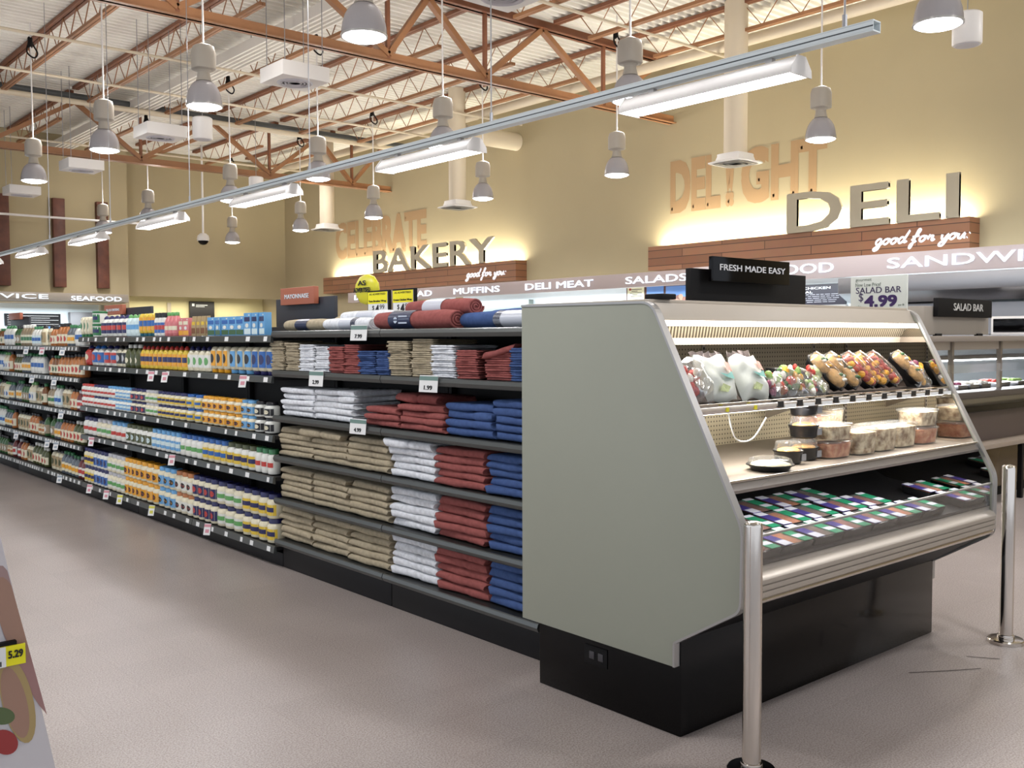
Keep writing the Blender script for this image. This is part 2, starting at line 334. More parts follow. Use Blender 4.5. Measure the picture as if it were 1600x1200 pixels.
# ------------------------------------------------------------------ ceiling fixtures
REFL = M('ribbed_acrylic_reflector', (164, 160, 162), 0.22, bump=(60, 0.1)); BALL = M('pale_ballast_paint', (172, 164, 152), 0.5)
def high_bay():
    t = thing('pendant_lamp', 'x', 'lamp', (0, 0, 0), 'high bay pendant lamps')
    MB().lathe([(0.18, 0.012), (0.178, 0.06), (0.17, 0.11), (0.153, 0.165), (0.128, 0.21), (0.098, 0.243), (0.078, 0.255)], n=32).build('reflector', REFL, t)
    MB().lathe([(0.186, 0.0), (0.186, 0.016), (0.176, 0.016), (0.176, 0.0)], n=32).build('lens_ring', ALU, t)
    MB().lathe([(0.01, -0.035), (0.09, -0.028), (0.15, -0.012), (0.176, 0.002), (0.17, 0.012)], n=32).build('lens', LENS, t)
    MB().lathe([(0.08, 0.258), (0.068, 0.3), (0.06, 0.35), (0.08, 0.372)], n=20).build('neck', BALL, t)
    MB().lathe([(0.1, 0.37), (0.112, 0.38), (0.112, 0.55), (0.095, 0.61), (0.03, 0.64)], n=24, e=3.2).build('ballast_housing', BALL, t)
    MB().tube([(0, 0, 0.64), (0, 0, 2.34)], 0.011, 8).build('stem', WHITEM, t)
    pts = smoothpath([(0.0, 0.0, 2.12), (0.05, 0.03, 2.02), (0.09, -0.02, 1.9), (0.03, -0.05, 1.82), (-0.05, 0.0, 1.9), (-0.02, 0.04, 2.05)])
    MB().tube(pts, 0.012, 6).lathe([(0.03, 0), (0.035, 0.02), (0.035, 0.14), (0.02, 0.16)], (0.0, 0.02, 1.98), 10).build('power_cord', BLACKM, t)
    return t
HB = high_bay(); first = True
ROWS = [(4.25, [3.6, 6.69, 9.73, 12.75, 15.88], 'the row nearest the shelves'), (7.43, [3.6, 6.76, 9.9, 13.0, 16.0, 19.8, 22.5], 'the middle row'), (10.62, [3.4, 6.57, 9.92, 13.03, 16.44, 19.37, 22.8], 'the row by the deli wall'),
        (1.1, [3.6, 6.7, 9.75], 'the row left of the aisle')]
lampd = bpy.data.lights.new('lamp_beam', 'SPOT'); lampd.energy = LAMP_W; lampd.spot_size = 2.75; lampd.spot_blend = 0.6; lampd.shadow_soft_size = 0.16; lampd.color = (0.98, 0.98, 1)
uplightd = bpy.data.lights.new('added_uplight', 'POINT'); uplightd.energy = 9; uplightd.shadow_soft_size = 0.12; uplightd.color = (1, 0.96, 0.92)   # added uplight above the ballast, brightens roof deck and upper walls
for x, ys, rn in ROWS:
    for i, y in enumerate(ys):
        seen = not (y < 4 or x < 4 or (x < 5 and y > 18))
        if not seen and x > 4: pass
        t = HB if first else copy_tree(HB); first = False
        t.location = (x, y, 3.9); t['label'] = f'grey bell-shaped pendant lamp, {nth(i)} along {rn}'
        l = bpy.data.objects.new('lamp_beam', lampd); COL.objects.link(l); l.parent = t; l.location = (0, 0, -0.06); l = bpy.data.objects.new('added_uplight', uplightd); COL.objects.link(l); l.parent = t; l.location = (0.16, 0, 0.72)
for (x, y) in ((7.4, 0.5), (4.2, 0.5), (10.6, 0.4)):
    t = copy_tree(HB); t.location = (x, y, 3.9); t['label'] = 'grey bell-shaped pendant lamp behind the camera'
    l = bpy.data.objects.new('lamp_beam', lampd); COL.objects.link(l); l.parent = t; l.location = (0, 0, -0.06); l = bpy.data.objects.new('added_uplight', uplightd); COL.objects.link(l); l.parent = t; l.location = (0.16, 0, 0.72)

# aisle light rail with strip lights
TX = 4.15
rail = thing('light_rail', 'long pale steel light rail running diagonally above the shelves', 'light rail', (TX, 2.29, 2.88))
MB().box(TX-0.033, TX+0.033, 2.29, 19, 2.885, 2.892).box(TX-0.033, TX-0.028, 2.29, 19, 2.892, 2.93).box(TX+0.028, TX+0.033, 2.29, 19, 2.892, 2.93).box(TX-0.033, TX+0.033, 2.29, 19, 2.93, 2.937).build('channel', M('pale_blue_grey_steel', (212, 220, 222), 0.4), rail, 0.002)
for y in (2.45, 5.0, 7.4, 9.9, 12.3, 14.8): MB().tube([(TX, y, 2.93), (TX, y, 6.24)], 0.005, 6).tube([(TX, y, 2.93), (TX, y, 3.0)], 0.012, 8).build('hanger', STEEL, rail)
def strip():
    t = thing('strip_light', 'x', 'light', (0, 0, 0), 'strip lights under the rail'); L = 1.1
    MB().prism([(-0.03, 0.085), (0.03, 0.085), (0.075, 0.03), (0.08, 0.0), (0.074, 0.0), (0.068, 0.026), (-0.068, 0.026), (-0.074, 0.0), (-0.08, 0.0), (-0.075, 0.03)], 'y', 0, L).build('hood', WHITEM, t, 0, 30)
    MB().box(-0.066, 0.066, 0.03, L-0.03, -0.004, 0.024).build('tube_lens', EM, t, 0.006)
    for y in (-0.008, L): MB().prism([(-0.035, 0.09), (0.035, 0.09), (0.084, 0.03), (0.088, -0.006), (-0.088, -0.006), (-0.084, 0.03)], 'y', y, y+0.008).build('end_cap', WHITEM, t, 0.002)
    MB().box(-0.015, 0.015, 0.15, 0.19, 0.085, 0.125).box(-0.015, 0.015, L-0.19, L-0.15, 0.085, 0.125).build('bracket', ALU, t)
    return t
st = strip()
for i, y in enumerate((2.68, 5.16, 7.68, 10.12, 12.6, 15.2, 17.7)):
    t = st if i == 0 else copy_tree(st); t.location = (TX, y, 2.775); t['label'] = f'fluorescent strip light under the long rail, {nth(i)} from the cooler end'

MB().box(TX-0.0338, TX-0.033, 2.29, 19, 2.906, 2.912).build('slot_line', M('dark_slot', (60, 66, 70), .5), rail, 0, 0)
# white boxed air diffusers, drops and speakers
for i, (x, y) in enumerate(((5.34, 6.35), (5.34, 10.1), (5.34, 14.2), (5.34, 17.85), (5.34, 21.7))):
    z = 4.5
    t = thing('air_diffuser_box', f'white boxed air diffuser hanging from the roof, {nth(i)} from the near end of its row', 'air diffuser', (x+0.3, y+0.28, z), 'boxed air diffusers')
    MB().box(x, x+0.6, y, y+0.56, z, z+0.17).build('housing', WHITEM, t, 0.006)
    g = MB()
    for r in (0.06, 0.1, 0.14, 0.18): g.lathe([(r, -0.004), (r+0.012, -0.012), (r+0.026, -0.004), (r+0.026, 0.0), (r, 0.0)], (x+0.3, y+0.28, z), 28)
    g.build('diffuser_rings', M('pale_grey_grille', (192, 190, 196), 0.5), t)
    for dx, dy in ((0.06, 0.06), (0.54, 0.06), (0.06, 0.5), (0.54, 0.5)): MB().tube([(x+dx, y+dy, z+0.17), (x+dx, y+dy, 6.24)], 0.006, 6).build('hanger_rod', STEEL, t)
for i, (x, y, z) in enumerate(((11.55, 8.5, 3.98), (11.48, 14.85, 4.0), (11.5, 19.75, 4.0))):
    t = thing('duct_drop', f'white round duct with square diffuser, {nth(i)} from the near end of the deli wall', 'duct', (x, y, z), 'duct drops on the deli wall')
    MB().tube([(x, y, z+0.12), (x, y, 6.24)], 0.165, 24).build('duct', DUCT, t)
    MB().lathe([(0.30, 0.0), (0.30, 0.015), (0.22, 0.04), (0.2, 0.1), (0.2, 0.13), (0.16, 0.14)], (x, y, z), 32, e=7).build('diffuser', WHITEM, t)
    g = MB()
    for k in range(3): g.lathe([(0.08+0.07*k, -0.004), (0.1+0.07*k, -0.012), (0.115+0.07*k, -0.003), (0.1+0.07*k, 0.002)], (x, y, z), 24, e=7)
    g.build('louvre', M('louvre_grey', (120, 114, 104), 0.6), t)  # louvre rings in one even darker grey
for i, (x, y, z, lb) in enumerate(((9.9, 4.5, 4.42, 'near the top right above the deli sign'), (5.95, 13.7, 4.4, 'behind a boxed diffuser'), (8.9, 18.0, 4.4, 'in front of the far girder'))):
    t = thing('pendant_speaker', f'white cylinder speaker hanging {lb}', 'speaker', (x, y, z), 'hanging cylinder speakers')
    MB().lathe([(0.13, 0.0), (0.14, 0.012), (0.14, 0.3), (0.12, 0.315), (0.02, 0.32)], (x, y, z), 28).build('body', WHITEM, t)
    MB().lathe([(0.11, -0.006), (0.118, 0.003), (0.05, 0.003)], (x, y, z), 24).build('grille', MATS['pale_grey_grille'], t)
    MB().tube([(x, y, z+0.31), (x, y, 6.24)], 0.006, 6).build('cable', STEEL, t)
o = MB().tube([(11.66, 14.85, 5.43), (12.99, 14.85, 5.43)], 0.17, 24).build('duct_stub', DUCT); tag(o, 'short fat white duct sticking out high on the deli wall', 'duct')
o['label'] = 'short fat white duct sticking out high on the deli wall'
x, y, z = 10.0, 23.1, 3.95
t = thing('dome_camera', 'white dome security camera on a thin pole near the far wall', 'camera', (x, y, z))
MB().tube([(x, y, z+0.1), (x, y, 6.24)], 0.025, 10).build('pole', WHITEM, t)
MB().lathe([(0.14, -0.03), (0.15, 0.02), (0.13, 0.1), (0.07, 0.15), (0.03, 0.16)], (x, y, z), 24).build('housing', WHITEM, t)
MB().lathe([(0.02, -0.13), (0.07, -0.115), (0.11, -0.075), (0.125, -0.03)], (x, y, z), 24).build('dome', BLACKP, t)
for i, x in enumerate((5.72, 6.9, 7.87)):
    o = MB().box(x-0.13, x+0.13, 23.85, 24.0, 2.73, 4.76).build('wall_post', M('dark_brown_stain', (92, 50, 34), 0.55, var=(6, 0.2)), None, 0.01)
    tag(o, f'dark brown wooden post on the far wall above the seafood header, {("leftmost", "middle", "rightmost")[i]} of the three', 'post', 'brown posts on the far wall')

# ------------------------------------------------------------------ deli wall signs
HEADER = M('taupe_header_panel', (150, 136, 132), 0.4); HEADER2 = M('pale_taupe_header_panel', (190, 178, 178), 0.4)
def script_mesh(org, W, H, r=0.016):
    # handwriting strokes, x advancing, baseline 0, x-height 1
    G = {'g': [[(.75, .9), (.4, 1), (.1, .6), (.2, .1), (.55, .1), (.8, .8), (.75, .2), (.6, -.7), (.2, -1), (.0, -.7), (.5, -.2), (1.05, .3)]],
         'o': [[(.6, .95), (.2, .8), (.1, .3), (.4, .0), (.75, .4), (.65, .9), (1.05, .7)]],
         'd': [[(.75, .9), (.35, 1), (.1, .5), (.25, .05), (.6, .2), (.9, 1.0), (1.15, 2.1), (.85, .9), (.85, .1), (1.2, .3)]],
         'f': [[(.1, .3), (.6, 1.2), (.85, 2.0), (.6, 2.1), (.45, 1.2), (.3, -.6), (.1, -1), (.1, -.4), (.7, .2)], [(.1, .9), (.9, 1.05)]],
         'r': [[(.1, .3), (.3, 1.05), (.35, .8), (.7, .85), (.6, .3), (.75, .05), (1.0, .3)]],
         'y': [[(.1, .9), (.2, .2), (.5, .1), (.85, .9), (.8, .0), (.5, -.9), (.1, -.9), (.2, -.4), (1.05, .3)]],
         'u': [[(.1, .9), (.15, .2), (.45, .05), (.8, .9), (.8, .2), (1.0, .1)]], ':': [[(.2, .1), (.25, .15)], [(.35, .8), (.4, .85)]]}
    b = MB(); x = 0; S_ = []
    for ch in 'good for you:':
        if ch == ' ': x += .7; continue
        for stq in G[ch]: S_.append([(x+p[0]+0.25*p[1], p[1]) for p in stq])
        x += 1.0 if ch != ':' else .5
    sx, sy = W/x, H/3.1
    for q in S_:
        b.tube([(org[0], org[1]-p[0]*sx, org[2]+(p[1]+1)*sy) for p in smoothpath(q, 4)], r, 6)
    return b
def board(lab, y0, y1, word, wy0, wy1, wz, wh, sy0, sw, sz):
    t = thing('wooden_sign_board', lab, 'sign', (12.71, (y0+y1)/2, 2.66))
    MB().box(12.71, 12.8, y0, y1, 2.66, 3.06).box(12.8, 13.0, y0, y0+0.06, 2.66, 3.06).box(12.8, 13.0, y1-0.06, y1, 2.66, 3.06).box(12.8, 13.0, y0+0.06, y1-0.06, 2.66, 2.7).build('plank_board', PLANKS, t, 0, 0)
    L = M('taupe_cutout_letter', (168, 158, 136), 0.6)
    # each standing cut-out letter
    me = text_mesh(word, (0, -1, 0), (0, 0, 1), (12.73, wy0, wz), wy0-wy1, wh, 0.05, bold=0.014)
    cnt = len(word); ws = []
    bm = bmesh.new(); bm.from_mesh(me)
    seen = set(); isl = []
    for v in bm.verts:
        if v in seen: continue
        stk = [v]; comp = []
        while stk:
            q = stk.pop()
            if q in seen: continue
            seen.add(q); comp.append(q); stk += [e.other_vert(q) for e in q.link_edges]
        isl.append(comp)
    cl = {}
    for comp in isl:
        cy = (max(v.co.y for v in comp)+min(v.co.y for v in comp))/2
        key = next((q for q in cl if abs(q-cy) < 0.09), cy); cl.setdefault(key, []).extend(comp)
    for key in sorted(cl, reverse=True):
        comp = cl[key]; idx = {v: i for i, v in enumerate(comp)}; fs = [tuple(idx[v] for v in f.verts) for f in bm.faces if f.verts[0] in idx]
        MB().add([v.co for v in comp], fs).build('letter', L, t, 0, 0)
    bm.free()
    script_mesh((12.70, sy0, sz), sw, 0.24).build('script_lettering', M('pale_script_letter', (222, 220, 224), 0.5, emit=0.25), t)
    MB().tube([(12.88, y0+0.15, 2.95), (12.88, y1-0.15, 2.95)], 0.015, 8).build('cove_tube', M('cove_glow', (255, 244, 200), 0.4, emit=4), t)
    return t
board('brown plank board carrying tall letters BAKERY, glowing behind', 14.58, 22.05, 'BAKERY', 19.68, 15.23, 3.06, 0.52, 16.14, 1.26, 2.71)
board('brown plank board carrying tall letters DELI, glowing behind', 5.7, 11.14, 'DELI', 8.4, 5.83, 3.06, 0.58, 7.0, 1.3, 2.71)
h = thing('header_sign', 'long taupe header sign reading BREAD, MUFFINS, DELI MEAT and SALADS', 'sign', (12.0, 14.6, 2.34), kind=None)
MB().box(12.0, 12.12, 9.64, 19.7, 2.345, 2.575).build('header_panel', HEADER, h, 0.004)
for wd, ya, yb in (('DONUTS', 19.4, 18.2), ('BREAD', 17.55, 16.4), ('MUFFINS', 15.66, 14.23), ('DELI MEAT', 13.49, 11.75), ('SALADS', 11.0, 9.72)):
    text('lettering', wd, GLOWTEXT, h, (11.998, ya, 2.40), ya-yb, 0.115, depth=0.012, bold=0.003)
h = thing('header_sign', 'pale header sign reading FOOD and SANDWICHES over the hot food kitchen', 'sign', (12.0, 6, 2.34))
MB().box(12.0, 12.12, 2.8, 9.6, 2.325, 2.595).build('header_panel', HEADER2, h, 0.004)
for wd, ya, yb in (('HOT', 9.4, 8.7), ('FOOD', 8.16, 7.2), ('SANDWICHES', 6.43, 3.7)):
    text('lettering', wd, GLOWTEXT, h, (11.998, ya, 2.40), ya-yb, 0.135, depth=0.012, bold=0.003)
o = MB().prism([(12.02, 2.1), (12.02, 2.31), (12.9, 2.31), (12.9, 2.1), (12.6, 1.98), (12.3, 1.98)], 'y', 3.0, 7.15).build('extractor_hood', STEEL, None, 0.01)
tag(o, 'brushed steel extractor hood under the SANDWICHES header', 'hood')
def menu(lab, yc0, yc1, z0, z1, title, sub=None, x=12.9, rows=5):
    t = thing('menu_board', lab, 'menu board', (x, (yc0+yc1)/2, z0)); W = yc0-yc1; H = z1-z0
    MB().box(x-0.005, x+0.055, yc1-0.02, yc0+0.02, z0-0.03, z0).build('ledge', ALU, t)
    text('title_lettering', title, WTEXT, t, (x-0.001, yc0-W*.15, z1-H*.24), W*.7, H*.11)
    if sub: text('title_lettering', sub, WTEXT, t, (x-0.001, yc0-W*.3, z1-H*.42), W*.36, H*.1)
    g = MB().box(x, x+0.05, yc1, yc0, z0, z1)
    for k in range(rows):
        zz = z1-H*(.5+.09*k)
        for a, c in ((.06, .44), (.56, .94)):
            xx = a+random.uniform(0, .05)
            while xx < c-.03:
                e = min(c, xx+random.uniform(.03, .09)); g.box(x-0.003, x, yc0-W*e, yc0-W*xx, zz, zz+H*.022, 1); xx = e+.012
    g.build('board', [M('navy_black_board', (24, 22, 34), 0.4), M('grey_menu_print', (150, 150, 158), .6)], t, 0, 0)
menu('dark menu board headed FRESH FRIED CHICKEN MEAL DEAL', 9.1, 7.56, 1.99, 2.3, 'FRESH FRIED CHICKEN', 'MEAL DEAL')
menu('dark menu board headed HOT MEALS on the kitchen wall', 6.85, 5.94, 1.97, 2.26, 'HOT MEALS')
for i, (ya, yb, za, zb, k) in enumerate(((11.81, 11.42, 2.19, 2.41, 'c'), (11.36, 10.98, 2.02, 2.40, 'p'), (10.93, 10.5, 2.02, 2.39, 'p'), (10.46, 10.08, 2.21, 2.40, 'c'), (10.46, 10.08, 1.99, 2.19, 'c'))):
    lb = ('small framed cream price card, leftmost under the SALADS header', 'framed food photo with blue top, left of two', 'framed food photo with blue top, right of two', 'framed cream price card, upper right beside the food photos', 'framed cream price card, lower right beside the food photos')[i]
    t = thing('picture_frame', lb, 'picture frame', (12.93, (ya+yb)/2, za))
    MB().box(12.93, 12.97, yb-0.03, ya+0.03, za-0.03, zb+0.03).build('frame', M('dark_wood_frame', (70, 40, 34), 0.5), t, 0.005)
    if k == 'c':
        g = MB().box(12.924, 12.93, yb, ya, za, zb)
        for q in range(5): g.box(12.922, 12.924, yb+0.05+0.1*(q % 2), ya-0.04-0.06*q % 0.1, zb-0.05-0.03*q, zb-0.04-0.03*q, 1)
        g.box(12.922, 12.924, ya-0.09, ya-0.04, zb-0.06, zb-0.02, 2)
        g.build('card', [M('cream_card', (206, 204, 172), 0.6), BTEXT, M('small_red_mark', (150, 60, 50), 0.6)], t, 0, 0)
    else:
        g = MB().box(12.924, 12.93, yb, ya, za+(zb-za)*.5, zb, 0).box(12.924, 12.93, yb, ya, za, za+(zb-za)*.5, 1)
        for q in range(14): g.lathe([(0.05, 0), (0.04, 0.012)], (12.918, 0, 0), 8, mi=1) if False else None
        for q in range(16):
            cy, cz = random.uniform(yb+.05, ya-.05), za+random.uniform(.04, (zb-za)*.55); r_ = random.uniform(.03, .055)
            g.add([(12.9232-0.0001*q, cy+r_*math.cos(a*PI/5), cz+r_*.9*math.sin(a*PI/5)) for a in range(10)], [tuple(range(10))], 1+q % 2)
        g.build('photo', [M('photo_blue', (90, 130, 190), 0.5), M('photo_brown', (130, 92, 80), 0.5, var=(14, 0.3)), M('photo_tan', (172, 140, 118), 0.5)], t, 0, 0)
t = thing('notice_board', 'dark dispenser slot on the white kitchen wall below DELI MEAT', 'panel', (12.9, 12.2, 1.95))
MB().box(12.9, 12.97, 12.0, 14.0, 1.93, 2.02).build('slot', BLACKM, t, 0.01)
o = MB().box(12.85, 12.97, 14.35, 16.3, 1.6, 2.28).build('glass_partition', M('grey_green_glass', (120, 132, 128), 0.15), None, 0.01); tag(o, 'grey glass kitchen panel below the MUFFINS header', 'panel')

# far service area
h = thing('header_sign', 'brushed steel header sign reading SERVICE SEAFOOD on the far wall', 'sign', (4, 23.2, 2.36))
MB().box(-3, 8.2, 23.2, 23.4, 2.38, 2.565).build('header_panel', M('brushed_header', (150, 142, 132), 0.3, 0.5), h, 0.004)
MB().box(-3, 8.2, 23.4, 24.0, 2.36, 2.4).build('soffit', BEIGE, h)
text('lettering', 'SERVICE', GLOWTEXT, h, (4.72, 23.198, 2.425), 1.72, 0.1, R_NY, 0.012, 0.003)
text('lettering', 'SEAFOOD', GLOWTEXT, h, (6.92, 23.198, 2.405), 1.12, 0.1, R_NY, 0.012, 0.003)
t = thing('menu_board', 'black slatted menu board above the seafood counter', 'menu board', (6.6, 25.5, 1.8))
g = MB().box(6.1, 7.35, 25.5, 25.58, 1.86, 2.15)
for k in range(5): g.box(6.15, 7.3-0.2*(k % 2), 25.496, 25.5, 1.89+.05*k, 1.9+.05*k, 1)
g.build('board', [BLACKM, ALU], t, 0, 0)
o = MB().box(6.35, 7.4, 25.45, 25.58, 1.74, 1.84).build('counter_sign', M('blue_sign', (40, 86, 140), 0.5), None, 0.006); tag(o, 'blue strip sign under the black seafood menu board', 'sign')
o = MB().box(7.55, 8.25, 25.4, 25.58, 0, 2.2).build('cooler_door', M('dark_grey_door', (96, 96, 98), 0.4), None, 0.01); tag(o, 'dark grey door at the right end of the seafood area', 'door')
o = MB().box(10.2+0.6, 11.5, 25.9, 25.97, 1.9, 2.55).build('alcove_sign', M('charcoal_sign', (36, 34, 38), 0.5), None, 0.006); tag(o, 'charcoal wall sign in the pale alcove at the far end', 'sign')
MB().box(10.86, 10.93, 25.896, 25.9, 2.42, 2.49).box(10.97, 11.3, 25.896, 25.9, 2.44, 2.46).box(10.97, 11.22, 25.896, 25.9, 2.40, 2.415).build('sign_print', WTEXT, o, 0, 0)

# ------------------------------------------------------------------ gondola shelving
JY = [3.29, 4.59, 5.88, 7.22, 8.53, 9.85, 11.10, 12.37, 13.64, 14.9, 16.15]
ZT = [1.571, 1.315, 1.02, 0.755, 0.475, 0.20]; ZM = [1.545, 1.275, 0.885, 0.61, 0.145]; ZL = [1.455, 1.15, 0.82, 0.488, 0.15]
BN = ['the right towel bay next to the cooler', 'the left towel bay', 'the mayonnaise bay beside the towels', 'the middle mayonnaise bay', 'the last mayonnaise bay', 'the dressing bay beside the mayonnaise', 'the middle dressing bay', 'the third dressing bay', 'the bay past the dressings', 'the farthest bay of the run']
SLB = {}
LIP = M('grey_shelf_lip', (92, 95, 94), 0.28, 0.55); LIPW = M('light_price_channel', (150, 150, 152), 0.35, 0.4)
for k in range(10):
    y0, y1 = JY[k]+0.003, JY[k+1]-0.003; zs = ZT if k < 2 else (ZM if k < 5 else ZL)
    t = thing('shelving_unit', f'black steel shelving unit, {BN[k]}', 'shelving', (3.3, (y0+y1)/2, 0), 'shelving units along the aisle')
    MB().box(3.51, 3.56, y0, y1, 0, 1.61).build('back_panel', SHELFD, t, 0.003)
    MB().box(3.06, 3.5, y0, y1, 0.0, zs[-1]-0.055).build('kick_plate', KICK, t, 0.003)
    MB().box(3.47, 3.51, y0, y0+0.03, 0.1, 1.61).build('upright', SHELFD, t, 0.003)
    MB().box(3.47, 3.51, y1-0.03, y1, 0.1, 1.61).build('upright', SHELFD, t, 0.003)
    for i, z in enumerate(zs):
        s = MB().box(3.012, 3.51, y0, y1, z-0.03, z-0.006).build('shelf_board' if i < len(zs)-1 else 'base_deck', SHELF if k < 2 else SHELFD, t)
        if k < 2: MB().prism([(3.0, z-0.036), (2.994, z-0.022), (3.0, z-0.004), (3.006, z), (3.014, z-0.004), (3.014, z-0.04), (3.006, z-0.043)], 'y', y0, y1).build('shelf_lip', LIP, s, 0, 30)
        else:
            MB().prism([(3.008, z-0.05), (2.992, z-0.045), (2.998, z-0.005), (3.006, z), (3.014, z-0.004), (3.014, z-0.05)], 'y', y0, y1, 0).build('price_channel', LIP, s, 0, 30)
            yy = y0+0.05
            while yy < y1-0.1 and k < 8:
                wv = random.choice((0.05, 0.035, 0.06)); q = SLB.get(wv)
                if not q: q = SLB[wv] = MB().add([(2.9912, 0, -0.041), (2.9912, wv, -0.041), (2.9962, wv, -0.009), (2.9962, 0, -0.009)], [(0, 1, 2, 3)]).mesh('shelf_label', WHITEP, 0, 0)
                o = link('shelf_label', q, s); o.location = (0, yy, z); yy += wv+random.uniform(.02, .09) if k >= 5 else wv+random.uniform(.08, .28)
# end upright facing the cooler
# ------------------------------------------------------------------ towels
TC = {'tan': (180, 167, 142), 'white': (232, 234, 238), 'red': (158, 92, 88), 'blue': (76, 98, 146)}
FAB = {k: M(f'{k}_terry_cotton', v, 0.95, bump=(350, 0.6), var=(40, 0.1), spec=0.1) for k, v in TC.items()}
def towel_mesh(w, d, h, seed, groove=0.58, ends=True, slump=0.0):
    # folded towel: rounded front fold at x=0, length along y (from 0, the camera side, to w), height h
    rnd = random.Random(seed); n, m = 22, 18; vs = []; ph = [rnd.uniform(0, 6.28) for _ in range(6)]
    for i in range(n+1):
        u = i/n; yy = u*w; g = 1-0.40*math.exp(-((u-(1-groove))/0.022)**2) if groove else 1
        e = 1-0.06*(abs(2*u-1)**10)
        for j in range(m):
            a = 2*PI*j/m; ca, sa = math.cos(a), math.sin(a)
            hh = h/2*(1+0.05*math.sin(u*5+ph[0])+0.035*math.sin(u*11+ph[1]))*g*e
            # stadium section: half round at front and back, flat between
            if ca < 0: fx = -(d/2-h/2)+ca*h/2*(1-0.5*(1-g)/0.4)
            else: fx = (d/2-h/2)+ca*h/2
            fx += 0.0
            xx = d/2+fx+0.006*math.sin(u*4+ph[2])+(0.004*math.sin(u*9+ph[3]) if ca < 0 else 0)
            sg = math.copysign(abs(sa)**0.8, sa)
            zz = h/2+hh*sg+0.03*h*math.sin(u*6+ph[4])+slump*h*(u-0.5)
            vs.append((xx, yy+0.01*math.sin(a*2+ph[5])*(1 if i in (0, n) else 0), zz))
    fs = [(i*m+j, i*m+(j+1) % m, (i+1)*m+(j+1) % m, (i+1)*m+j) for i in range(n) for j in range(m)]
    # recessed fold at both ends
    for i, sgn in ((0, 1), (n, -1)):
        k = len(vs); base = vs[i*m:(i+1)*m]; cx = sum(p[0] for p in base)/m; cz = sum(p[2] for p in base)/m
        for sc, dy in ((0.72, -0.004), (0.62, 0.02)):
            vs += [(cx+(p[0]-cx)*sc, p[1]+sgn*dy, cz+(p[2]-cz)*sc) for p in base]
        for ring in (0, 1):
            A = i*m if ring == 0 else k; B = k+ring*m if ring else k
            fs += [(A+j, A+(j+1) % m, B+(j+1) % m, B+j) for j in range(m)]
        fs.append(tuple(range(k+m, k+2*m)))
    return MB().add(vs, fs)
TM = {}
def towel(kind, colr, w, d, h, var_):
    key = (kind, colr, round(w, 2), round(h, 3), var_)
    if key not in TM:
        TM[key] = towel_mesh(w, d, h, hash((kind, var_)) % 999 if False else var_*17+len(kind), 0.57 if kind != 'washcloth' else 0, slump=(0.12 if var_ == 3 else 0)).mesh(kind, FAB[colr], 0, 60)
    return TM[key]
POS = {'lowest': 'the lowest shelf', 'fifth': 'the fifth shelf down', 'fourth': 'the fourth shelf down', 'third': 'the third shelf down', 'second': 'the second shelf down'}
def stack(kind, nm, colr, ya, yb, z, n, hh, where, d=0.34, x0=3.045, top=None, bend=0.0):
    w_ = ya-yb-(0.022 if kind != 'washcloth' else 0.01); zz = z; grp = f'{colr} {nm}s on {POS[where]}'
    for i in range(n):
        v = random.randrange(3); hi = hh*(0.97 if kind == 'washcloth' else 1)
        me = towel(kind, colr, w_, d, hi*.95, v)
        o = link(nm.replace(' ', '_'), me); lv = 'lowest' if i == 0 else ('topmost' if i == n-1 else nth(i)+' from the bottom' if i > 0 else '')
        tag(o, f'{colr} folded {nm}, {lv}, {top} on {POS[where]}', nm if nm != 'washcloth' else 'washcloth', grp)
        o.location = (x0+random.uniform(0, .014)+bend*i, yb+0.006+random.uniform(-.006, .006), zz)
        o.rotation_euler = (random.uniform(-.01, .01), random.uniform(-.015, .015), random.uniform(-.03, .03))
        zz += hi*0.985
    return zz
# three lower shelves: three tan, one white, one red, one blue stack each (blue fully beside the cooler panel)
for z, wh, hs in ((ZT[3], 'fourth', 0.04), (ZT[4], 'fifth', 0.043), (ZT[5], 'lowest', 0.045)):
    for colr, ya, yb, tp in (('tan', 5.93, 5.5, 'left tan stack'), ('tan', 5.5, 5.07, 'middle tan stack'), ('tan', 5.07, 4.63, 'right tan stack'), ('white', 4.62, 4.19, 'white stack'), ('red', 4.19, 3.77, 'red stack'), ('blue', 3.76, 3.34, 'blue stack')):
        stack('towel', 'bath towel', colr, ya-.035, yb-.035, z, 4 if wh == 'fourth' and tp in ('middle tan stack', 'white stack') else 5, hs*(1.02 if colr != 'tan' else 0.95), wh, top=tp)
def drape(nm, colr, ya, yb, z, lab, seed, tilt=0.12):
    o = link(nm, towel_mesh(ya-yb, 0.36, 0.048, seed, 0.5, slump=0.12).mesh(nm, FAB[colr], 0, 60)); o.location = (3.03, yb, z); o.rotation_euler = (tilt, 0.04, 0.05)
    return tag(o, lab, 'bath towel')
drape('bath_towel', 'tan', 5.56, 5.08, ZT[3]+0.15, 'tan bath towel slumped untidily on the middle tan stack, fourth shelf down', 5, 0.0)
drape('bath_towel', 'white', 4.58, 4.17, ZT[3]+0.162, 'white bath towel flopped loosely on the white stack, fourth shelf down', 9, 0.0)
Z3 = ZT[2]
for colr, ya, yb, n, h_, tp in (('white', 5.88, 5.46, 5, .037, 'left white stack'), ('white', 5.46, 4.99, 5, .039, 'right white stack'), ('red', 4.87, 4.52, 3, .038, 'left red stack'), ('red', 4.52, 4.1, 4, .036, 'right red stack'), ('blue', 4.1, 3.71, 4, .044, 'left blue stack'), ('blue', 3.71, 3.34, 5, .041, 'right blue stack')):
    stack('hand', 'hand towel', colr, ya-.03, yb-.03, Z3, n, h_, 'third', top=tp)
o = link('hand_towel', towel_mesh(0.34, 0.3, 0.05, 31, 0.5, slump=0.5).mesh('hand_towel', FAB['red'], 0, 60)); o.location = (3.1, 4.2, Z3+0.152); o.rotation_euler = (-.04, .03, .1)
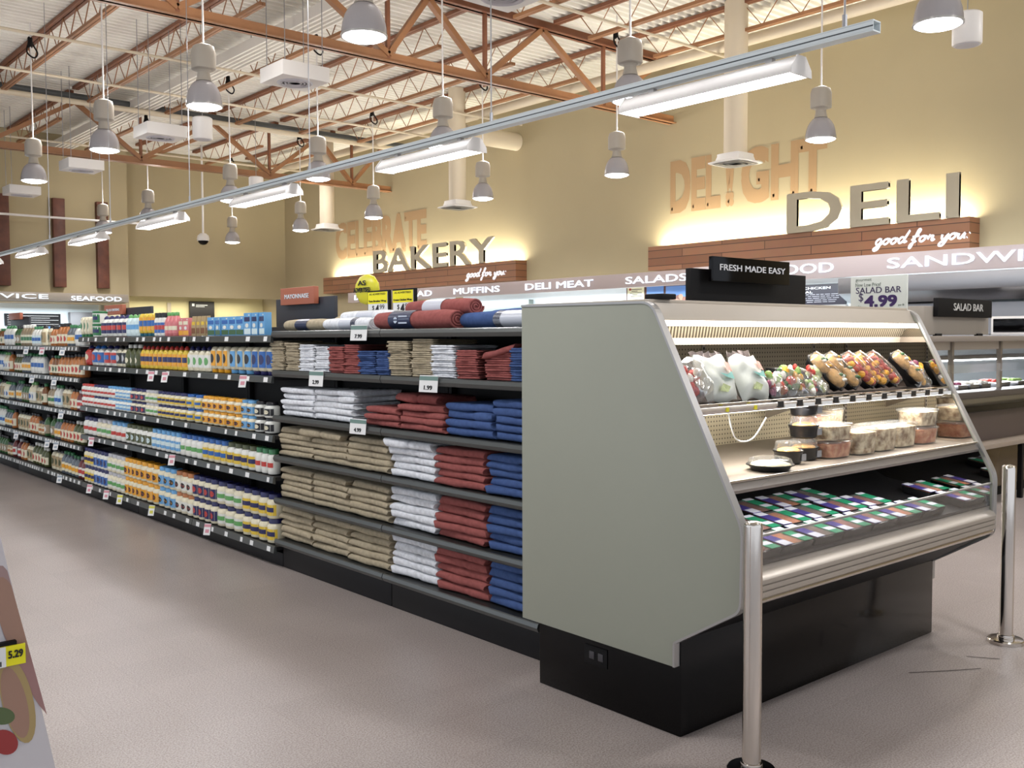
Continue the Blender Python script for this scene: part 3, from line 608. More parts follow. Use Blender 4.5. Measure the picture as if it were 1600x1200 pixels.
tag(o, 'red hand towel crumpled on top of the right red stack on the third shelf down', 'hand towel')
Z2 = ZT[1]
for colr, ya, yb, n, tp in (('tan', 5.95, 5.79, 17, 'far left tan stack'), ('tan', 5.74, 5.58, 16, 'second tan stack'), ('white', 5.57, 5.40, 15, 'left white stack'), ('white', 5.37, 5.21, 14, 'second white stack'), ('red', 5.20, 5.04, 14, 'left red stack'), ('red', 5.03, 4.87, 15, 'second red stack'), ('blue', 4.86, 4.70, 12, 'left blue stack'), ('blue', 4.68, 4.56, 12, 'second blue stack'),
                           ('tan', 4.55, 4.36, 17, 'third tan stack'), ('tan', 4.34, 4.16, 18, 'rightmost tan stack'), ('white', 4.15, 3.96, 15, 'rightmost white stack'), ('red', 3.94, 3.77, 13, 'third red stack'), ('red', 3.71, 3.53, 12, 'rightmost red stack'), ('blue', 3.52, 3.36, 14, 'rightmost blue stack')):
    stack('washcloth', 'washcloth', colr, ya, yb, Z2, n, .0118, 'second', d=0.3, x0=3.03, top=tp, bend=random.uniform(-.0012, .0004))
o = link('washcloth', towel_mesh(0.2, 0.28, 0.032, 44, 0, slump=0.5).mesh('washcloth', FAB['red'], 0, 60)); o.location = (3.04, 3.5, Z2+0.155); o.rotation_euler = (-.3, .05, .15); tag(o, 'red washcloth bunched on top of the rightmost red stack', 'washcloth')
# rolled bath sheets on top shelf
BANDN = M('navy_paper_band', (38, 48, 78), 0.3); BANDG = M('pale_grey_paper_band', (196, 200, 210), 0.3)
def rolled(colr, ya, yb, x, z, r, lab, bands, squash=0.8):
    t = thing('rolled_towel', lab, 'rolled towel', (x, (ya+yb)/2, z), 'rolled bath towels on the top shelf')
    vs = []; n, m = 20, 24; L = ya-yb
    mb = MB(); vs = []
    for i in range(n+1):
        u = i/n; e = r*(1-0.10*abs(2*u-1)**6)*(1+0.03*math.sin(u*13+r*100))
        for k in range(m):
            a = 2*PI*k/m; vs.append((x+e*math.cos(a)*1.1, yb+u*L, z+r*squash+e*squash*math.sin(a)))
    mb.add(vs, [(i*m+k, i*m+(k+1) % m, (i+1)*m+(k+1) % m, (i+1)*m+k) for i in range(n) for k in range(m)]+[tuple(range(m)), tuple(n*m+k for k in range(m))])
    mb.build('roll', FAB[colr], t, 0, 60)
    sp = [(x+rr*1.1*math.cos(q), yb-0.002, z+r*squash+rr*squash*math.sin(q)) for q, rr in ((k*0.35, r*(0.12+0.86*k/54)) for k in range(55))]
    MB().tube(sp, 0.0065, 6).build('spiral_edge', FAB[colr], t)
    for (b0, b1, m_) in bands:
        vs = []
        for u in (b0, b1):
            for k in range(m): a = 2*PI*k/m; vs.append((x+(r*1.05)*1.1*math.cos(a), ya-u*L, z+r*squash+r*1.05*squash*math.sin(a)))
        MB().add(vs, [(k, (k+1) % m, m+(k+1) % m, m+k) for k in range(m)]).build('paper_band', m_, t, 0, 60)
    return t
ZZ = ZT[0]
rolled('tan', 6.03-.16, 5.36, 3.13, ZZ, .05, 'tan rolled towel with navy paper band at the left end of the top shelf', [(.32, .62, BANDN)], .75)
rolled('tan', 5.55, 5.2, 3.32, ZZ, .055, 'tan rolled towel lying behind the banded tan roll', [], .9)
rolled('white', 5.35, 4.83, 3.12, ZZ, .046, 'lower white rolled towel with grey and navy band', [(.38, .72, BANDG), (.64, .74, BANDN)], .8)
rolled('white', 5.28, 4.72, 3.20, ZZ+.05, .042, 'upper white rolled towel behind, with a grey band', [(.34, .66, BANDG)], .8)
a = rolled('red', 4.74, 4.03, 3.11, ZZ, .056, 'front red rolled towel with a dark navy printed band', [(.22, .52, BANDN)], .9)
g = MB(); g.add([(3.046, 4.53-0.02+.018*math.cos(k*PI/6), ZZ+.05+.018*math.sin(k*PI/6)) for k in range(12)], [tuple(range(12))])
for q in range(3): g.box(3.046, 3.048, 4.4-.02*(q == 1), 4.48, ZZ+.03+.018*q, ZZ+.038+.018*q)
g.build('band_print', M('pale_band_print', (190, 200, 215), .5), a, 0, 0)
rolled('red', 4.55, 3.98, 3.19, ZZ+.07, .05, 'upper red rolled towel with a shiny grey band', [(.3, .6, BANDG)], .9)
rolled('blue', 4.02, 3.36, 3.17, ZZ, .053, 'front blue rolled towel with a grey printed band beside the cooler', [(.42, .85, BANDG), (.42, .5, BANDN)], .8)
rolled('blue', 3.95, 3.5, 3.31, ZZ, .06, 'blue rolled towel lying behind the front blue roll', [], .85)

# ------------------------------------------------------------------ jars and bottles
PC = dict(cream=(222, 214, 186), white=(224, 224, 216), navy=(34, 36, 86), blue=(40, 96, 168), sky=(100, 160, 208), orange=(226, 160, 40), yellow=(222, 190, 64), red=(186, 60, 52), green=(52, 118, 72), leaf=(96, 160, 90), olive=(74, 80, 44), black=(26, 24, 28), brown=(178, 112, 62), pink=(206, 120, 122), teal=(36, 100, 120), grey=(186, 186, 190), pale=(206, 224, 226), amber=(122, 76, 40), tan=(172, 150, 112), dull=(150, 134, 108), moss=(54, 92, 50), wine=(104, 46, 46), slate=(96, 104, 112))
PM = {k: M(f'{k}_plastic', v, 0.3) for k, v in PC.items()}
def patch(mb, r, e, pts, mi, eps=0.0012, c=(0, 0)):
    # polygon fan wrapped on the round body, facing -x ; pts = (angle, z)
    vs = []
    for a, z in pts:
        ca, sa = -math.cos(a), math.sin(a); q = (abs(ca)**e+abs(sa)**e)**(-1/e); rr = r(z)*q+eps; vs.append((c[0]+rr*ca, c[1]+rr*sa, z))
    mb.add(vs, [tuple(range(len(vs)))], mi)
PROT = {}
def product(kind, body, cap, lab, emb=None, emb2=None):
    # unit-height product; returns parts as (name, mesh)
    key = (kind, body, cap, lab, emb, emb2)
    if key in PROT: return PROT[key]
    P = []; e = 2.6
    if kind == 'jar':
        prof = [(.30, 0), (.36, .02), (.38, .06), (.38, .62), (.36, .70), (.29, .77), (.28, .80)]; capp = [(.30, .79), (.315, .80), (.315, .97), (.29, 1.0)]; lz = (.14, .58); R = lambda z: .38
    elif kind == 'tub':
        prof = [(.34, 0), (.40, .03), (.42, .8), (.41, .84)]; capp = [(.43, .83), (.44, .85), (.44, .97), (.40, 1.0)]; lz = (.12, .75); R = lambda z: .40+.02*z
    elif kind == 'inv':
        prof = [(.19, .13), (.23, .16), (.245, .3), (.25, .6), (.235, .85), (.20, .95), (.12, 1.0)]; capp = [(.20, 0), (.21, .01), (.215, .14), (.19, .15)]; lz = (.26, .84); R = lambda z: .25
    elif kind == 'bottle':
        prof = [(.17, 0), (.19, .03), (.19, .55), (.16, .68), (.085, .82), (.075, .86)]; capp = [(.085, .85), (.088, .86), (.088, .98), (.07, 1.0)]; lz = (.12, .52); R = lambda z: .19
    elif kind == 'squeeze':
        prof = [(.20, 0), (.24, .03), (.25, .2), (.225, .45), (.24, .68), (.17, .8), (.12, .84)]; capp = [(.13, .83), (.14, .84), (.13, .92), (.05, 1.0)]; lz = (.16, .66); R = lambda z: .25
    else: return None
    yb = 1.25 if kind in ('inv', 'squeeze') else 1.0
    P.append(('body', MB().lathe(prof, n=16, e=e, ay=yb).mesh('body', PM[body], 0, 50)))
    P.append(('cap', MB().lathe(capp, n=16, e=2.0 if kind != 'tub' else e).mesh('cap', PM[cap], 0, 50)))
    if lab:
        g = MB(); A = 1.25 if kind != 'inv' else .85; k = 9; vs = []
        for z in lz:
            for i in range(k):
                a = -A+2*A*i/(k-1); ca, sa = -math.cos(a), math.sin(a); q = (abs(ca)**e+abs(sa)**e)**(-1/e); rr = max(R(z), R(sum(lz)/2))*q+.006; vs.append((rr*ca, rr*sa*yb, z))
        g.add(vs, [(i, i+1, k+i+1, k+i) for i in range(k-1)], 0)
        zc = sum(lz)/2; hz = (lz[1]-lz[0])/2
        if emb:
            q = [(.55*math.cos(t*PI/7), zc+hz*.62*math.sin(t*PI/7)) for t in range(14)] if emb2 != 'bar' else [(-.95+.2375*t, zc-hz*.35) for t in range(9)]+[(-.95+.2375*t, zc+hz*.5) for t in range(9)]
            vs = []
            for a, z in q:
                ca, sa = -math.cos(a), math.sin(a); qq = (abs(ca)**e+abs(sa)**e)**(-1/e); rr = R(zc)*qq+.014; vs.append((rr*ca, rr*sa*yb, z))
            g.add([(-(R(zc)*1.0+.016), 0, zc)]+vs, [(0, i+1, (i+1) % len(vs)+1) for i in range(len(vs))], 1) if emb2 != 'bar' else g.add(vs, [(t, t+1, t+10, t+9) for t in range(8)], 1)
            if emb2 and emb2 != 'bar':
                vs = []
                for a, z in [(.6*x_, zc+hz*y_) for x_, y_ in ((-.7, -.28), (.7, -.12), (.7, .2), (-.7, .04))]:
                    ca, sa = -math.cos(a), math.sin(a); qq = (abs(ca)**e+abs(sa)**e)**(-1/e); rr = R(zc)*qq+.022; vs.append((rr*ca, rr*sa*yb, z))
                g.add(vs, [(0, 1, 2, 3)], 2)
        else:
            pass
        P.append(('label_band', g.mesh('label_band', [PM[lab], PM[emb or lab], PM[emb2 if emb2 in PM else (emb or lab)]], 0, 50)))
    PROT[key] = P; return P
def carton(c1, c2, c3, pouch=False):
    key = ('carton', c1, c2, c3, pouch)
    if key in PROT: return PROT[key]
    P = []
    if pouch: P.append(('body', MB().add([(-.04, -.3, 0), (-.04, .3, 0), (.14, .3, 0), (.14, -.3, 0), (-.05, -.32, .5), (-.05, .32, .5), (.13, .32, .5), (.13, -.32, .5), (.03, -.3, 1), (.03, .3, 1), (.05, .3, 1), (.05, -.3, 1)], [(3, 2, 1, 0), (8, 9, 10, 11)]+[(i, (i+1) % 4, 4+(i+1) % 4, 4+i) for i in range(4)]+[(4+i, 4+(i+1) % 4, 8+(i+1) % 4, 8+i) for i in range(4)]).mesh('body', PM[c1], .02)))
    else: P.append(('body', MB().box(-.14, .14, -.27, .27, 0, 1).mesh('body', PM[c1], .012)))
    g = MB().box(-.147, -.14, -.25, .25, .05, .3, 0).box(-.149, -.14, -.2, .22, .62, .82, 1).add([(-.1495, .02+.13*math.cos(q*PI/7), .44+.1*math.sin(q*PI/7)) for q in range(14)], [tuple(range(14))], 2).add([(-.1495, -.15+.06*math.cos(q*PI/5), .9+.03*math.sin(q*PI/5)) for q in range(10)], [tuple(range(10))], 2) if not pouch else MB().box(-.058, -.045, -.24, .24, .12, .4, 0).box(-.05, -.03, -.2, .2, .55, .72, 1)
    P.append(('label_print', g.mesh('label_print', [PM[c2], PM[c3], PM['white']], 0, 0))); PROT[key] = P; return P
def place(parts, name, label, cat, group, x, y, z, h, wf=1.0):
    t = thing(name, label, cat, (x, y, z), group); t.rotation_euler[2] = random.uniform(-.12, .12)
    t.scale = (h*wf, h*wf, h)
    for nm, me in parts:
        o = bpy.data.objects.new(nm, me); COL.objects.link(o); o.parent = t
    return t
V = {  # variant: (kind, body, cap, label, emblem, emblem2, height, words, name, cat)
 'jr_black': ('jar', 'white', 'black', 'black', 'cream', None, 'black-labelled mayonnaise jar'), 'jr_skyoval': ('jar', 'cream', 'sky', 'sky', 'black', 'orange', 'sky-blue mayonnaise jar with black oval'),
 'jr_orange': ('jar', 'cream', 'orange', 'orange', 'black', 'red', 'orange-capped jar with black oval'), 'jr_blueyel': ('jar', 'cream', 'blue', 'yellow', 'blue', 'bar', 'blue-capped jar with yellow label'),
 'jr_yelnavy': ('jar', 'cream', 'navy', 'yellow', 'navy', 'bar', 'navy-capped jar with yellow label'), 'jr_white': ('jar', 'cream', 'grey', 'white', 'leaf', 'bar', 'grey-capped jar with green-barred label'),
 'jr_navydot': ('jar', 'cream', 'navy', 'navy', 'red', None, 'navy jar with red dot'), 'jr_sky': ('jar', 'white', 'sky', 'sky', 'pale', 'bar', 'sky-capped jar with sky label'),
 'jr_redsky': ('jar', 'white', 'sky', 'white', 'red', 'bar', 'sky-capped jar with red-barred label'), 'jr_rednavy': ('jar', 'white', 'navy', 'white', 'red', 'bar', 'navy-capped jar with red-barred label'),
 'jr_redred': ('jar', 'white', 'red', 'white', 'red', 'bar', 'red-capped jar with red-barred label'), 'jr_greenred': ('jar', 'white', 'green', 'white', 'red', 'bar', 'green-capped jar with red bar'),
 'jr_oliveyel': ('jar', 'white', 'olive', 'yellow', 'navy', 'bar', 'olive-capped jar with yellow label'), 'jr_bluegreen': ('jar', 'white', 'blue', 'white', 'leaf', 'bar', 'blue-capped jar with green bar'),
 'jr_olivedark': ('jar', 'white', 'olive', 'olive', 'pale', None, 'olive-capped jar with olive label'), 'jr_navygreen': ('jar', 'cream', 'navy', 'white', 'leaf', 'bar', 'navy-capped jar with green bar'),
 'jr_brown': ('jar', 'cream', 'brown', 'white', 'black', 'red', 'brown-capped jar with black oval'), 'jr_navyblue': ('jar', 'white', 'navy', 'blue', 'navy', None, 'navy-capped jar with blue label'),
 'jr_pale': ('squeeze', 'pale', 'leaf', 'pale', 'sky', 'bar', 'pale blue squeeze bottle'), 'jr_redblue': ('jar', 'white', 'black', 'blue', 'red', 'bar', 'dark-capped jar with blue and red label'),
 'sq_green': ('inv', 'cream', 'green', 'cream', 'green', None, 'cream squeeze bottle on green cap'), 'tub_green': ('tub', 'white', 'green', 'green', 'navy', 'bar', 'green-lidded tub'),
 'bt_navyred': ('squeeze', 'white', 'navy', 'navy', 'red', 'bar', 'white bottle with navy and red label'), 'bt_teal': ('inv', 'yellow', 'teal', 'orange', 'blue', 'bar', 'yellow bottle on teal cap'),
 'tall_pink': ('bottle', 'pink', 'leaf', 'pink', 'cream', 'bar', 'slim pink bottle with green cap'), 'iv_navy': ('inv', 'cream', 'navy', 'blue', 'navy', None, 'cream squeeze bottle on navy cap'),
 'iv_sky': ('inv', 'cream', 'sky', 'sky', 'black', None, 'cream squeeze bottle on sky cap'), 'iv_orange': ('inv', 'cream', 'orange', 'orange', 'black', None, 'cream squeeze bottle on orange cap'),
 'sq_navygreen': ('squeeze', 'cream', 'navy', 'white', 'leaf', None, 'cream squeeze bottle with navy cap'), 'bt_yel': ('squeeze', 'yellow', 'red', 'orange', 'navy', 'bar', 'yellow squeeze bottle with red nozzle'),
 'bt_olive': ('bottle', 'olive', 'white', 'olive', 'cream', None, 'olive dressing bottle with white cap'), 'sq_shaded': ('squeeze', 'cream', 'black', 'black', 'grey', None, 'cream bottle with shadow-dark label'),  # second entry: shadow over white bottles put into its black label and cap
 'sq_redblue': ('squeeze', 'white', 'navy', 'red', 'blue', 'bar', 'white bottle with red and blue label'), 'sq_swirl': ('squeeze', 'white', 'blue', 'blue', 'red', None, 'white bottle with blue swirl label'), 'sq_red': ('squeeze', 'red', 'navy', 'red', 'cream', None, 'red squeeze bottle')}
RW = {1: [(6.1, 6.43, 3, "ct_blue2"), (6.43, 7.03, 5, "ct_blue"), (7.04, 7.38, 4, "pouch_yel"), (7.4, 7.59, 2, "pk_red"), (7.59, 7.83, 3, "tall_pink"), (7.83, 8.05, 3, "jr_redblue"), (8.05, 8.42, 4, "bt_teal"), (8.42, 8.73, 3, "jr_pale"), (8.73, 9.4, 5, "bt_navyred"), (9.43, 9.66, 1, "tub_green"), (9.68, 9.97, 3, "sq_green")],
 2: [(6.0, 6.32, 3, "iv_navy"), (6.32, 6.68, 3, "iv_sky"), (6.68, 6.99, 3, "iv_orange"), (7.0, 7.42, 4, "sq_navygreen"), (7.42, 8.12, 7, "bt_yel"), (8.12, 8.4, 3, "bt_yel"), (8.4, 8.75, 3, "bt_olive"), (8.75, 9.02, 2, "sq_shaded"), (9.02, 9.38, 2, "sq_redblue"), (9.38, 9.69, 2, "sq_swirl"), (9.7, 9.92, 1, "sq_red")],
 3: [(6.0, 6.15, 1, "jr_black"), (6.15, 6.29, 1, "jr_black"), (6.29, 6.48, 2, "jr_skyoval"), (6.48, 6.73, 2, "jr_orange"), (6.74, 7.14, 4, "jr_orange"), (7.15, 7.46, 2, "jr_blueyel"), (7.46, 7.68, 2, "jr_yelnavy"), (7.68, 8.02, 4, "jr_yelnavy"), (8.02, 8.29, 3, "jr_white"), (8.29, 8.65, 3, "jr_navydot"), (8.65, 9.02, 4, "jr_sky"), (9.02, 9.24, 2, "jr_redsky"), (9.24, 9.62, 4, "jr_rednavy"), (9.62, 9.95, 4, "jr_redred")],
 4: [(6.0, 6.27, 3, "jr_greenred"), (6.27, 6.73, 4, "jr_oliveyel"), (6.73, 7.15, 4, "jr_blueyel"), (7.15, 7.57, 4, "jr_bluegreen"), (7.57, 8.17, 6, "jr_sky"), (8.17, 8.78, 5, "jr_olivedark"), (8.78, 9.17, 3, "jr_redsky"), (9.17, 9.56, 3, "jr_white"), (9.56, 9.93, 3, "jr_rednavy")],
 5: [(6.0, 6.49, 4, "jr_yelnavy"), (6.5, 6.92, 3, "jr_navygreen"), (6.92, 7.35, 4, "jr_navydot"), (7.35, 7.69, 3, "jr_brown"), (7.69, 8.05, 3, "jr_skyoval"), (8.05, 8.45, 3, "jr_orange"), (8.45, 8.83, 4, "jr_orange"), (8.83, 9.28, 4, "jr_white"), (9.28, 9.66, 4, "jr_navyblue"), (9.66, 9.93, 3, "jr_yelnavy")]}
SHN = ['top shelf', 'second shelf', 'third shelf', 'fourth shelf', 'bottom shelf']
HT = {1: .19, 2: .2, 3: .105, 4: .17, 5: .165}
for s, row in RW.items():
    z = ZM[s-1]; cnt = {}
    for a, c, n, v in row:
        a -= .05; c -= .05; p = (c-a)/n
        for i in range(n):
            y = a+p*(i+.5); k = cnt.get(v, 0); cnt[v] = k+1
            if v in V:
                kd, bo, ca, la, em, em2, wd = V[v]; parts = product(kd, bo, ca, la, em, em2); h = HT[s]
                rmax = {'jar': .40, 'tub': .45, 'inv': .33, 'bottle': .2, 'squeeze': .33}[kd]
                if v == 'tub_green': h = .12
                if kd in ('inv', 'squeeze') and s == 2: h = .19
                wf = min(1.25, p*.485/(rmax*h)); nm = {'jar': 'mayonnaise_jar', 'tub': 'plastic_tub', 'inv': 'squeeze_bottle', 'bottle': 'dressing_bottle', 'squeeze': 'squeeze_bottle'}[kd]
                lay = 2 if s in (3, 5) or v == 'tub_green' else 1
            else:
                wd, c1, c2, c3, h = {'ct_blue2': ('blue drink-mix packet', 'sky', 'pale', 'navy', .155), 'ct_blue': ('blue-green dressing packet', 'sky', 'moss', 'blue', .135), 'pouch_yel': ('yellow-brown topping pouch', 'tan', 'amber', 'yellow', .15), 'pk_red': ('pinkish topping packet', 'pink', 'orange', 'cream', .14)}[v]
                parts = carton(c1, c2, c3, v == 'pouch_yel'); wf = p*.94/(.56*h); nm = 'food_packet'; lay = 1
            for L in range(lay):
                lb = f'{wd}, {nth(k)} such from the towels, mayonnaise bays, {SHN[s-1]}'
                if lay == 2: lb += (', lower', ', upper')[L]
                if nm == 'mayonnaise_jar' and 'mayonnaise jar' in wd: lb = lb.replace(', mayonnaise bays', '')
                place(parts, nm, lb, nm.split('_')[1], f'{nm.replace("_", " ")}s in the mayonnaise bays', 3.02+rmax*h*wf if v in V else 3.07, y, z+L*h*1.0, h, wf)
# dressing bays, farther left: a mixed crowd of bottles
DV = [('bottle', 'amber', 'green', 'cream', 'moss', None, 'amber dressing bottle with green cap'), ('bottle', 'cream', 'leaf', 'white', 'blue', None, 'cream dressing bottle with bright green cap'), ('squeeze', 'white', 'green', 'white', 'blue', 'bar', 'white dressing bottle with green cap'), ('bottle', 'dull', 'white', 'cream', 'green', 'bar', 'dull tan dressing bottle with white cap'),
      ('bottle', 'white', 'green', 'pale', 'blue', 'bar', 'white slim dressing bottle with green cap'), ('bottle', 'brown', 'black', 'cream', 'red', None, 'brown dressing bottle with black cap'), ('bottle', 'wine', 'grey', 'white', 'red', 'bar', 'dark red dressing bottle with grey cap'), ('squeeze', 'cream', 'black', 'tan', 'olive', None, 'cream squeeze dressing bottle with black cap'), ('bottle', 'olive', 'white', 'cream', 'red', None, 'olive dressing bottle with white cap'), ('jar', 'tan', 'black', 'cream', 'brown', 'bar', 'tan sauce jar with black cap'), ('bottle', 'slate', 'green', 'cream', 'orange', 'bar', 'grey dressing bottle with green cap'), ('bottle', 'moss', 'black', 'dull', 'white', None, 'dark green dressing bottle with black cap')]
for s in range(5):
    y = 9.9; cnt = {}; z = ZL[s]
    while y < 14.3:
        d = random.choice(DV); run = random.choice((2, 2, 3, 3, 4)); kd = d[0]; h = random.uniform(.2, .235) if kd != 'jar' else .15; wf = 1.0
        rmax = {'jar': .40, 'bottle': .2, 'squeeze': .31}[kd]; wf = {'jar': .9, 'bottle': 1.15, 'squeeze': .85}[kd]; p = rmax*h*wf*2+.006
        for i in range(run):
            y += p/2
            if y > 14.3: break
            if not any(abs(y-q) < p/2+.012 for q in (11.10, 12.37, 13.64)):
                k = cnt.get(d[6], 0); cnt[d[6]] = k+1
                place(product(*d[:6]), 'dressing_bottle' if kd != 'jar' else 'sauce_jar', f'{d[6]}, {nth(k)} of these from the mayonnaise, {SHN[s]}', 'bottle' if kd != 'jar' else 'jar', 'bottles in the dressing bays', 3.03+rmax*h*wf, y, z, h, wf)
            y += p/2
        y += random.uniform(0, .03)

# ------------------------------------------------------------------ hanging price tags and signs on the shelves
TAGG = M('green_tag_header', (104, 132, 124), .5); TAGR = M('pink_tag_print', (205, 140, 150), .5)
def price_tag(y, ztop, wv, hv, lab, price=None, head=TAGG, tilt=0.0, x=2.985):
    t = thing('price_tag', lab, 'price tag', (x, y, ztop), 'hanging price tags')
    MB().box(x-.002, x, y-wv/2, y+wv/2, ztop-hv, ztop).build('card', WHITEP, t)
    MB().box(x-.003, x-.002, y-wv/2, y+wv/2, ztop-hv*.3, ztop-hv*.06).build('header_strip', head, t)
    if price: text('price_print', price, BTEXT, t, (x-.002, y+wv*.22, ztop-hv*.86), wv*.44, hv*.26, depth=.0015, bold=.02)
    else: MB().box(x-.003, x-.002, y-wv*.3, y+wv*.25, ztop-hv*.8, ztop-hv*.5).build('price_print', head, t)
    t.rotation_euler = (0, 0.10 if tilt < .3 else .3, tilt); return t
price_tag(4.78, 1.598, .145, .09, 'white price tag with green header hanging from the top towel shelf', '7.99', tilt=.12)
price_tag(5.27, 1.325, .14, .095, 'white price tag with green header below the washcloths, left one', '2.99', tilt=.12)
price_tag(4.11, 1.328, .14, .088, 'white price tag with green header below the washcloths, right one', '1.99', tilt=.12)
price_tag(4.80, 1.06, .145, .088, 'white price tag with green header below the hand towels', '4.99', tilt=.12)
MT = [(7.95, 1.26, 'second shelf'), (7.66, 1.26, 'second shelf'), (6.27, 1.27, 'second shelf'), (9.48, .605, 'fourth shelf'), (7.55, .61, 'fourth shelf'), (9.57, .15, 'bottom shelf'), (9.1, .15, 'bottom shelf'), (8.75, .15, 'bottom shelf'), (8.0, .15, 'bottom shelf'), (6.9, .155, 'bottom shelf')]
cn = {}
for y, z, sh in sorted(MT):
    k = cn.get(sh, 0); cn[sh] = k+1
    price_tag(y, z, .055, .085, f'small slanted price tag on the mayonnaise {sh}, {nth(k)} from the towels', None, TAGR if y not in (8.75, 8.0) else M('yellow_tag', (205, 200, 80), .5), .6)
for k, (y, z) in enumerate(((10.3, 1.44), (11.0, 1.44), (11.6, 1.44), (10.6, 1.13), (11.4, 1.13), (10.4, .8), (10.6, .47), (10.9, .47), (12.1, .47), (10.5, .14), (12.9, 1.14))):
    price_tag(y, z, .06, .08, f'small slanted price tag hanging in the dressing bays, {nth(k)} counted downward from the top shelf', None, M('grey_tag_print', (150, 160, 170), .5) if k != 1 else TAGR, .6)
CHAR = M('charcoal_sign_panel', (44, 46, 54), .5); TERRA = M('terracotta_sign', (172, 98, 72), .5)
def cat_sign(y0, y1, z0, z1, p0, p1, pz0, pz1, word, lab):
    t = thing('category_sign', lab, 'sign', (3.55, (y0+y1)/2, 1.61), 'aisle category signs')
    MB().box(3.535, 3.56, y0, y1, 1.61, z1).build('backing_panel', CHAR, t, .004)
    MB().box(3.49, 3.53, p0, p1, pz0, pz1).build('name_plate', TERRA, t, .004)
    if word: text('lettering', word, WTEXT, t, (3.489, p1-(p1-p0)*.14, pz0+(pz1-pz0)*.36), (p1-p0)*.72, (pz1-pz0)*.26, depth=.002, bold=.012)
cat_sign(5.98, 6.85, 1.6, 1.82, 6.19, 6.69, 1.77, 1.895, 'MAYONNAISE', 'terracotta MAYONNAISE sign on a charcoal panel above the shelves')
cat_sign(9.4, 10.25, 1.6, 1.84, 10.06, 10.6, 1.775, 1.875, 'SALAD DRESSING', 'terracotta SALAD DRESSING sign above the mayonnaise shelves')
cat_sign(13.6, 14.5, 1.6, 1.825, 13.85, 14.4, 1.785, 1.875, '', 'small terracotta sign at the far left end of the shelves')
# balloon-shaped and price signs standing on the top shelf
YEL = M('yellow_sign', (214, 206, 40), .35)
t = thing('balloon_sign', 'round yellow balloon-shaped sign reading AS ADVERTISED', 'sign', (3.3, 5.18, 1.6))
v = []
for k in range(28):
    a = 2*PI*k/28; v.append((5.19+.13*math.cos(a), 1.825+.085*math.sin(a)*(1.0)))
MB().lathe([(.02, -.093), (.06, -.08), (.095, -.03), (.1, .0), (.095, .035), (.06, .078), (.02, .092)], (3.3, 5.19, 1.825), 28, ax=.35, ay=1.3).build('balloon', YEL, t)
MB().lathe([(.012, 0), (.03, .05), (.075, .11), (.1, .14)], (3.3, 5.12, 1.64), 20, ax=.2, ay=1.0).build('tail', YEL, t)
MB().tube([(3.3, 5.12, 1.56), (3.3, 5.12, 1.66)], .006, 6).build('stick', BLACKM, t)
text('lettering', 'AS', BTEXT, t, (3.262, 5.235, 1.848), .09, .03, depth=.002, bold=.02)
text('lettering', 'ADVERTISED', BTEXT, t, (3.262, 5.285, 1.805), .19, .03, depth=.002, bold=.02)
for i, (ya, yb, ln) in enumerate(((5.11, 4.875, 'Tuna Breaker Wrap'), (4.84, 4.61, 'Cream Chicken Wrap'))):
    t = thing('price_sign', ('yellow and white $4.99 price card in black frame, beside the balloon sign', 'yellow and white $4.99 price card in black frame, above the red rolled towels')[i], 'sign', (3.25, (ya+yb)/2, 1.6), 'four ninety-nine price cards'); W = ya-yb
    MB().box(3.25, 3.27, yb, ya, 1.60, 1.81).build('frame', BLACKM, t, .004)
    MB().box(3.247, 3.25, yb+.012, ya-.012, 1.60, 1.80).build('card', WHITEP, t)
    MB().box(3.2455, 3.247, yb+.012, ya-.012, 1.73, 1.80).build('header_strip', M('bright_yellow_card', (236, 226, 20), .5), t)
    text('lettering', 'AS ADVERTISED', BTEXT, t, (3.245, ya-.03, 1.782), W-.06, .011, depth=.001); text('lettering', ln, BTEXT, t, (3.245, ya-.022, 1.737), W-.044, .014, depth=.001, bold=.02)
    text('price_print', '$', BTEXT, t, (3.2465, ya-W*.25, 1.687), .022, .032, depth=.001); text('price_print', '4', BTEXT, t, (3.2465, ya-W*.40, 1.67), .04, .052, depth=.001, bold=.03); text('price_print', '99', BTEXT, t, (3.2465, ya-W*.6, 1.695), .05, .028, depth=.001)
o = MB().box(3.4, 3.41, 3.36, 3.48, 1.58, 1.645).build('shelf_card', MATS['bright_yellow_card']); tag(o, 'small yellow card peeking out beside the top corner of the cooler', 'card')

# ------------------------------------------------------------------ refrigerated end case
case = thing('refrigerated_case', 'grey open refrigerated display case with slanted front and black base', 'display case', (3.87, 2.7, 0))
def rounded(poly, rads, k=5):
    out = []
    n = len(poly)
    for i in range(n):
        p = Vector(poly[i]); a = Vector(poly[i-1]); c = Vector(poly[(i+1) % n]); r = rads.get(i, 0)
        if not r: out.append(tuple(p)); continue
        d1 = (a-p).normalized()*r; d2 = (c-p).normalized()*r
        for j in range(k+1):
            t = j/k; out.append(tuple((p+d1)*(1-t)**2+p*2*t*(1-t)+(p+d2)*t*t))
    return out
PROF = [(3.214, .279), (2.35, .276), (2.35, .368), (2.05, .55), (2.045, .845), (2.468, 1.655), (3.214, 1.66)]
PR = rounded(PROF, {3: .035, 4: .04, 5: .05})
for x0, x1, nm in ((2.835, 2.862, 'near'), (4.873, 4.9, 'far')):
    p = MB().prism(PR, 'x', x0, x1).build('end_panel', GREYG, case, .002, 30)
    path = PR[1:-1]; path = path+[PR[-1]]
    g = MB(); e = .005
    xm = (x0+x1)/2
    for a, c in zip(path, path[1:]): g.bar((xm, a[0], a[1]), (xm, c[0], c[1]), x1-x0+.008, .009)
    g.build('edge_trim', ALU, p, 0, 30)
BODY = MATS['cream_case_paint']
MB().box(2.862, 4.873, 2.34, 3.133, 0.0, .40).build('base', BLACKP, case, .006)
